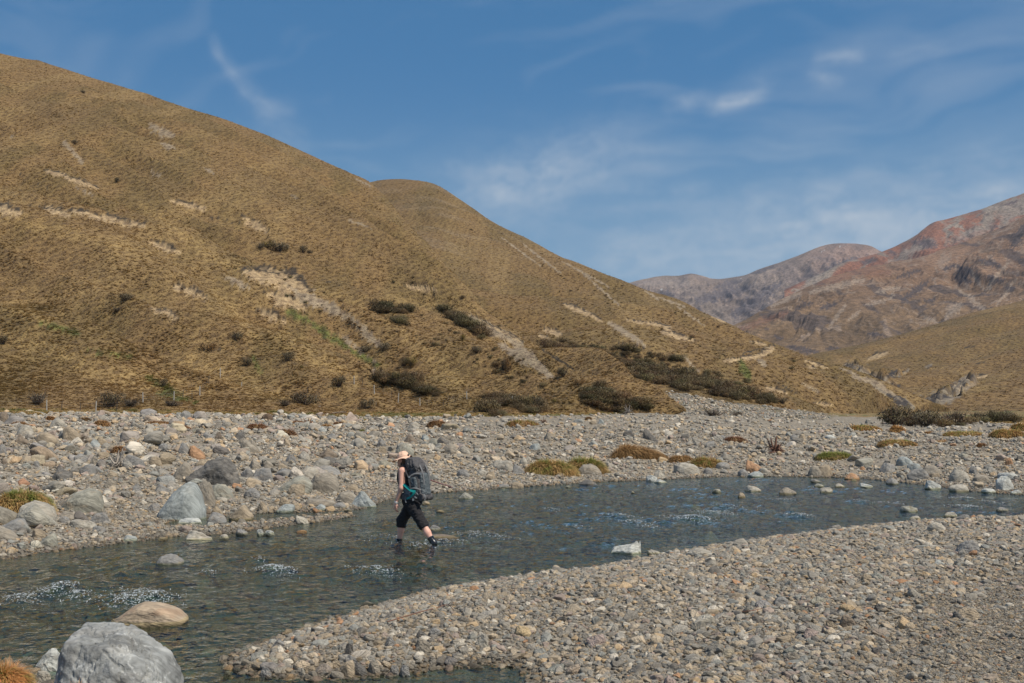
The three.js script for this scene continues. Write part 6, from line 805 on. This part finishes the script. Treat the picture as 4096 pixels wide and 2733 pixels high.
  const crown = new THREE.LatheGeometry([[0, .108], [.03, .106], [.062, .095], [.088, .068], [.1, .03], [.104, -.005]].map((p) => new THREE.Vector2(...p)), 40); { const P = crown.attributes.position; for (let i = 0; i < P.count; i++) { const a = Math.atan2(P.getZ(i), P.getX(i)), y = P.getY(i), k = 1 + .025 * Math.sin(a * 6) * sstep(.0, .08, y) + fbm3(P.getX(i) * 30, y * 30, P.getZ(i) * 30, 2) * .03; P.setXYZ(i, P.getX(i) * k, y * (1 + .03 * Math.sin(a * 6)), P.getZ(i) * k); } crown.computeVertexNormals(); } part('crown', crown, peach, hat);
  const brim = new THREE.LatheGeometry([[.102, .004], [.125, -.008], [.15, -.024], [.172, -.034], [.175, -.038], [.150, -.030], [.125, -.014], [.102, -.002]].map((p) => new THREE.Vector2(...p)), 56); { const P = brim.attributes.position, fa = Math.atan2(-HS, -HC); for (let i = 0; i < P.count; i++) { const x = P.getX(i), z = P.getZ(i), a = Math.atan2(z, x), rr = Math.hypot(x, z), fwd = Math.cos(a - fa), e = (rr - .1) / .075; const k = 1 + e * (.20 * Math.max(0, fwd) - .18 * Math.max(0, -fwd)); P.setXYZ(i, x * k, P.getY(i) + e * (.018 * Math.sin(a * 3 + 1) + .045 * Math.max(0, fwd) ** 2 + .012 * Math.sin(a * 5)), z * k); } brim.computeVertexNormals(); } part('brim', brim, peach, hat);
  const band = new THREE.Mesh(new THREE.TorusGeometry(.104, .005, 6, 40).rotateX(Math.PI / 2), std({ color: rgb(.66, .42, .30) })); band.name = 'seam_band'; hat.add(band);
  const tg = part('toggle', new THREE.CapsuleGeometry(.011, .022, 4, 8), std({ color: rgb(.01, .01, .01), roughness: .4 }), hat); tg.position.set(HC * .112, .004, HS * .112 + .02);
  // watch: strap and face
  const watch = new THREE.Group(); watch.name = 'wrist_watch'; root.add(watch); const wp = mix(elL, wrL, .93); watch.position.set(...wp); watch.quaternion.setFromUnitVectors(new THREE.Vector3(0, 1, 0), new THREE.Vector3(...dirU(elL, wrL)));
  const wm = std({ color: rgb(.78, .74, .70), roughness: .5 }); part('strap', new THREE.CylinderGeometry(.034, .033, .026, 20, 1, false), wm, watch); const wf = part('dial', new THREE.CylinderGeometry(.017, .017, .012, 16).rotateZ(Math.PI / 2), wm, watch); wf.position.set(-.033, 0, .008);
  tag(top('person', root), 'hiker in peach sun hat and black rolled trousers wading left through the river', 'person');

  // ---------------------------------------------------------------- the backpack
  const pack = new THREE.Group(); pack.position.copy(root.position);
  const charcoal = std({ color: rgb(.075, .071, .073), bumpMap: fabricBump, bumpScale: .012, roughness: .75 }), slate = std({ color: rgb(.085, .102, .110), bumpMap: fabricBump, bumpScale: .012, roughness: .65 }), grey = std({ color: rgb(.145, .16, .168), bumpMap: fabricBump, bumpScale: .01, roughness: .7 }), teal = std({ color: rgb(.0, .25, .235), bumpMap: fabricBump, bumpScale: .006, roughness: .6 }), strapM = std({ color: rgb(.04, .037, .04), roughness: .8 }), webbing = std({ color: rgb(.21, .21, .21), roughness: .7 }), buckle = std({ color: rgb(.30, .32, .33), roughness: .35 });
  // pack coordinates: b back from the shoulder blades, l left, u up; leaning with the torso
  const B = (b, u, l) => J(-.09 - b + (u - 1.0) * .16, u, l);
  const toLocal = (x, y, z) => { const F = -HC * x - HS * z, L = -HS * x + HC * z; return [-(F + .09 - (y - 1.0) * .16), y, L]; };
  const rbox = (c, h, r) => (b, u, l) => { const q = [Math.abs(b - c[0]) - h[0] + r, Math.abs(u - c[1]) - h[1] + r, Math.abs(l - c[2]) - h[2] + r]; return Math.hypot(Math.max(q[0], 0), Math.max(q[1], 0), Math.max(q[2], 0)) + Math.min(Math.max(...q), 0) - r; };
  const wrinkle = (x, y, z, k, s = 9) => (Math.abs(fbm3(x * s, y * s * .8, z * s, 3)) - .15) * k;
  const packMesh = (name, f, mat, cell = .009, k = .035) => { const fn = (x, y, z) => { const [b, u, l] = toLocal(x, y, z); return f(b, u, l) + wrinkle(x, y, z, k); }; return part(name, meshField(fn, [-.28, .6, -.38], [.56, 1.56, .42], cell), mat, pack); };
  packMesh('main_body', (b, u, l) => smin(rbox([.125, 1.0, 0], [.115, .24, .165], .075)(b, u, l), rbox([.10, .80, 0], [.10, .1, .15], .07)(b, u, l), .05), charcoal, .009, .03);
  packMesh('lid', (b, u, l) => smin(rbox([.09, 1.345, .0], [.125, .085, .16], .08)(b, u - b * .02 + Math.max(0, b - .12) * .55, l), rbox([.12, 1.25, 0], [.12, .07, .165], .06)(b, u, l), .06), charcoal, .009, .045);
  packMesh('front_pocket', (b, u, l) => rbox([.235, .985, .0], [.05, .19, .125], .05)(b, u, l), slate, .008, .03);
  packMesh('side_pocket', (b, u, l) => rbox([.115, .95, .16], [.085, .16, .035], .034)(b, u, l), slate, .008, .03);
  packMesh('side_pocket', (b, u, l) => rbox([.115, .95, -.16], [.085, .16, .035], .034)(b, u, l), slate, .008, .03);
  packMesh('hip_wing', (b, u, l) => rbox([.02, .85, .165], [.115, .105, .03], .03)(b + (u - .85) * .35, u, l), grey, .008, .012);
  packMesh('hip_wing', (b, u, l) => rbox([.02, .85, -.165], [.115, .105, .03], .03)(b + (u - .85) * .35, u, l), grey, .008, .012);
  packMesh('base_roll', (b, u, l) => Math.hypot(b - .22, u - .775) - .062 > Math.abs(l) - .15 ? Math.hypot(b - .22, u - .775) - .062 : Math.abs(l) - .15, charcoal, .008, .03);
  packMesh('hip_belt', (b, u, l) => { const q = Math.hypot((b + .06) / .17, l / .19) - 1; return Math.max(Math.abs(q * .16) - .02, Math.abs(u - .775) - .05); }, charcoal, .009, .008);
  const strip = (name, pts, w, mat, thick = .006) => { const c = new THREE.CatmullRomCurve3(pts.map((p) => new THREE.Vector3(...B(...p)))), n = 24, P = [], I = []; const F = c.computeFrenetFrames(n); for (let i = 0; i <= n; i++) { const o = c.getPointAt(i / n), out = new THREE.Vector3(...J(-.6, .25, .8)).normalize(), t = F.tangents[i], side = new THREE.Vector3().crossVectors(t, out).normalize(), nn = new THREE.Vector3().crossVectors(side, t).normalize(); for (const [a, b2] of [[-1, 1], [1, 1], [1, -1], [-1, -1]]) P.push(o.x + side.x * w * a + nn.x * thick * b2, o.y + side.y * w * a + nn.y * thick * b2, o.z + side.z * w * a + nn.z * thick * b2); }
    for (let i = 0; i < n; i++) for (let k = 0; k < 4; k++) { const a = i * 4 + k, b2 = i * 4 + (k + 1) % 4; I.push(a, b2, b2 + 4, a, b2 + 4, a + 4); } const g = new THREE.BufferGeometry(); g.setAttribute('position', new THREE.Float32BufferAttribute(P, 3)); g.setIndex(I); const g2 = g.toNonIndexed(); g2.computeVertexNormals(); return part(name, g2, mat, pack); };
  strip('teal_band', [[-.05, .985, .205], [.03, .93, .212], [.11, .885, .215], [.17, .865, .2]], .022, teal); strip('teal_band', [[-.02, .745, .207], [.06, .775, .215], [.12, .82, .217], [.17, .865, .205]], .016, teal);
  for (const s of [1, -1]) strip('shoulder_strap', [[.03, 1.2, s * .085], [-.05, 1.295, s * .10], [-.14, 1.24, s * .115], [-.20, 1.10, s * .125], [-.16, .96, s * .15], [-.03, .86, s * .18]], .03, strapM, .009);
  strip('compression_strap', [[-.0, 1.22, .175], [.07, 1.08, .205], [.085, .95, .212], [.08, .80, .21]], .011, strapM); strip('compression_strap', [[.08, 1.11, .205], [.16, 1.16, .18], [.27, 1.17, .13]], .01, webbing); strip('compression_strap', [[.05, .9, .215], [.15, .93, .205], [.26, .9, .15]], .009, webbing); strip('lid_strap', [[.24, 1.31, .08], [.285, 1.20, .085], [.295, 1.08, .085], [.29, .98, .085]], .011, webbing); strip('lid_strap', [[.24, 1.31, -.08], [.285, 1.20, -.085], [.295, 1.08, -.085], [.29, .98, -.085]], .011, webbing); strip('roll_strap', [[.17, .86, .1], [.285, .80, .1], [.27, .72, .1]], .012, webbing); strip('belt_tail', [[-.03, .80, .2], [-.05, .74, .21], [-.035, .68, .215]], .009, webbing);
  strip('drawcord', [[.08, .8, .215], [.12, .74, .215], [.2, .70, .20], [.24, .66, .19]], .004, strapM, .004);
  for (const [b, u, l] of [[.085, 1.11, .21], [.275, 1.17, .13], [.275, .79, .11], [.08, .87, .22], [.115, .735, .215]]) { const m = part('buckle', new THREE.BoxGeometry(.026, .034, .014), buckle, pack); m.position.set(...B(b, u, l)); m.rotation.y = -HA + .3; }
  tag(top('backpack', pack), 'large charcoal hiking backpack with teal trim carried by the hiker', 'backpack');

  // ---------------------------------------------------------------- trekking poles held in the far hand, points trailing
  const hnd = [wrR[0] + J(.06, .05, -.02)[0], wrR[1] + .05, wrR[2] + J(.06, 0, -.02)[2]];
  for (const [tip, col, label] of [[[.74, .90, -.22], [.27, .13, .12], 'pinkish brown trekking pole pointing back from behind the backpack']]) {
    const g = new THREE.Group(); g.position.copy(root.position); const a = new THREE.Vector3(...hnd), b = new THREE.Vector3(...tip), l = a.distanceTo(b), put = (name, geo, mat, t) => { const m = part(name, geo, mat, g); m.position.lerpVectors(a, b, t); m.quaternion.setFromUnitVectors(new THREE.Vector3(0, -1, 0), b.clone().sub(a).normalize()); return m; };
    put('shaft', new THREE.CylinderGeometry(.012, .009, l, 8), std({ color: rgb(...col), roughness: .4, metalness: .3 }), .5); put('grip', new THREE.CylinderGeometry(.016, .014, .14, 10), strapM, -.02); put('basket', new THREE.CylinderGeometry(.022, .026, .006, 12), strapM, .95); put('tip', new THREE.CylinderGeometry(.005, .002, .05, 8), buckle, 1.02);
    tag(top('trekking_pole', g), label, 'trekking pole');
  }
}
buildStones('gravel_bar', nearSheets.gravel_bar, 288);
buildStones('gravel_bank', nearSheets.gravel_bank, 240);
buildStones('river_bed', nearSheets.river_bed, 0);
buildStones('gravel_fan', fan.mesh, 0);
renderer.render(scene, camera);
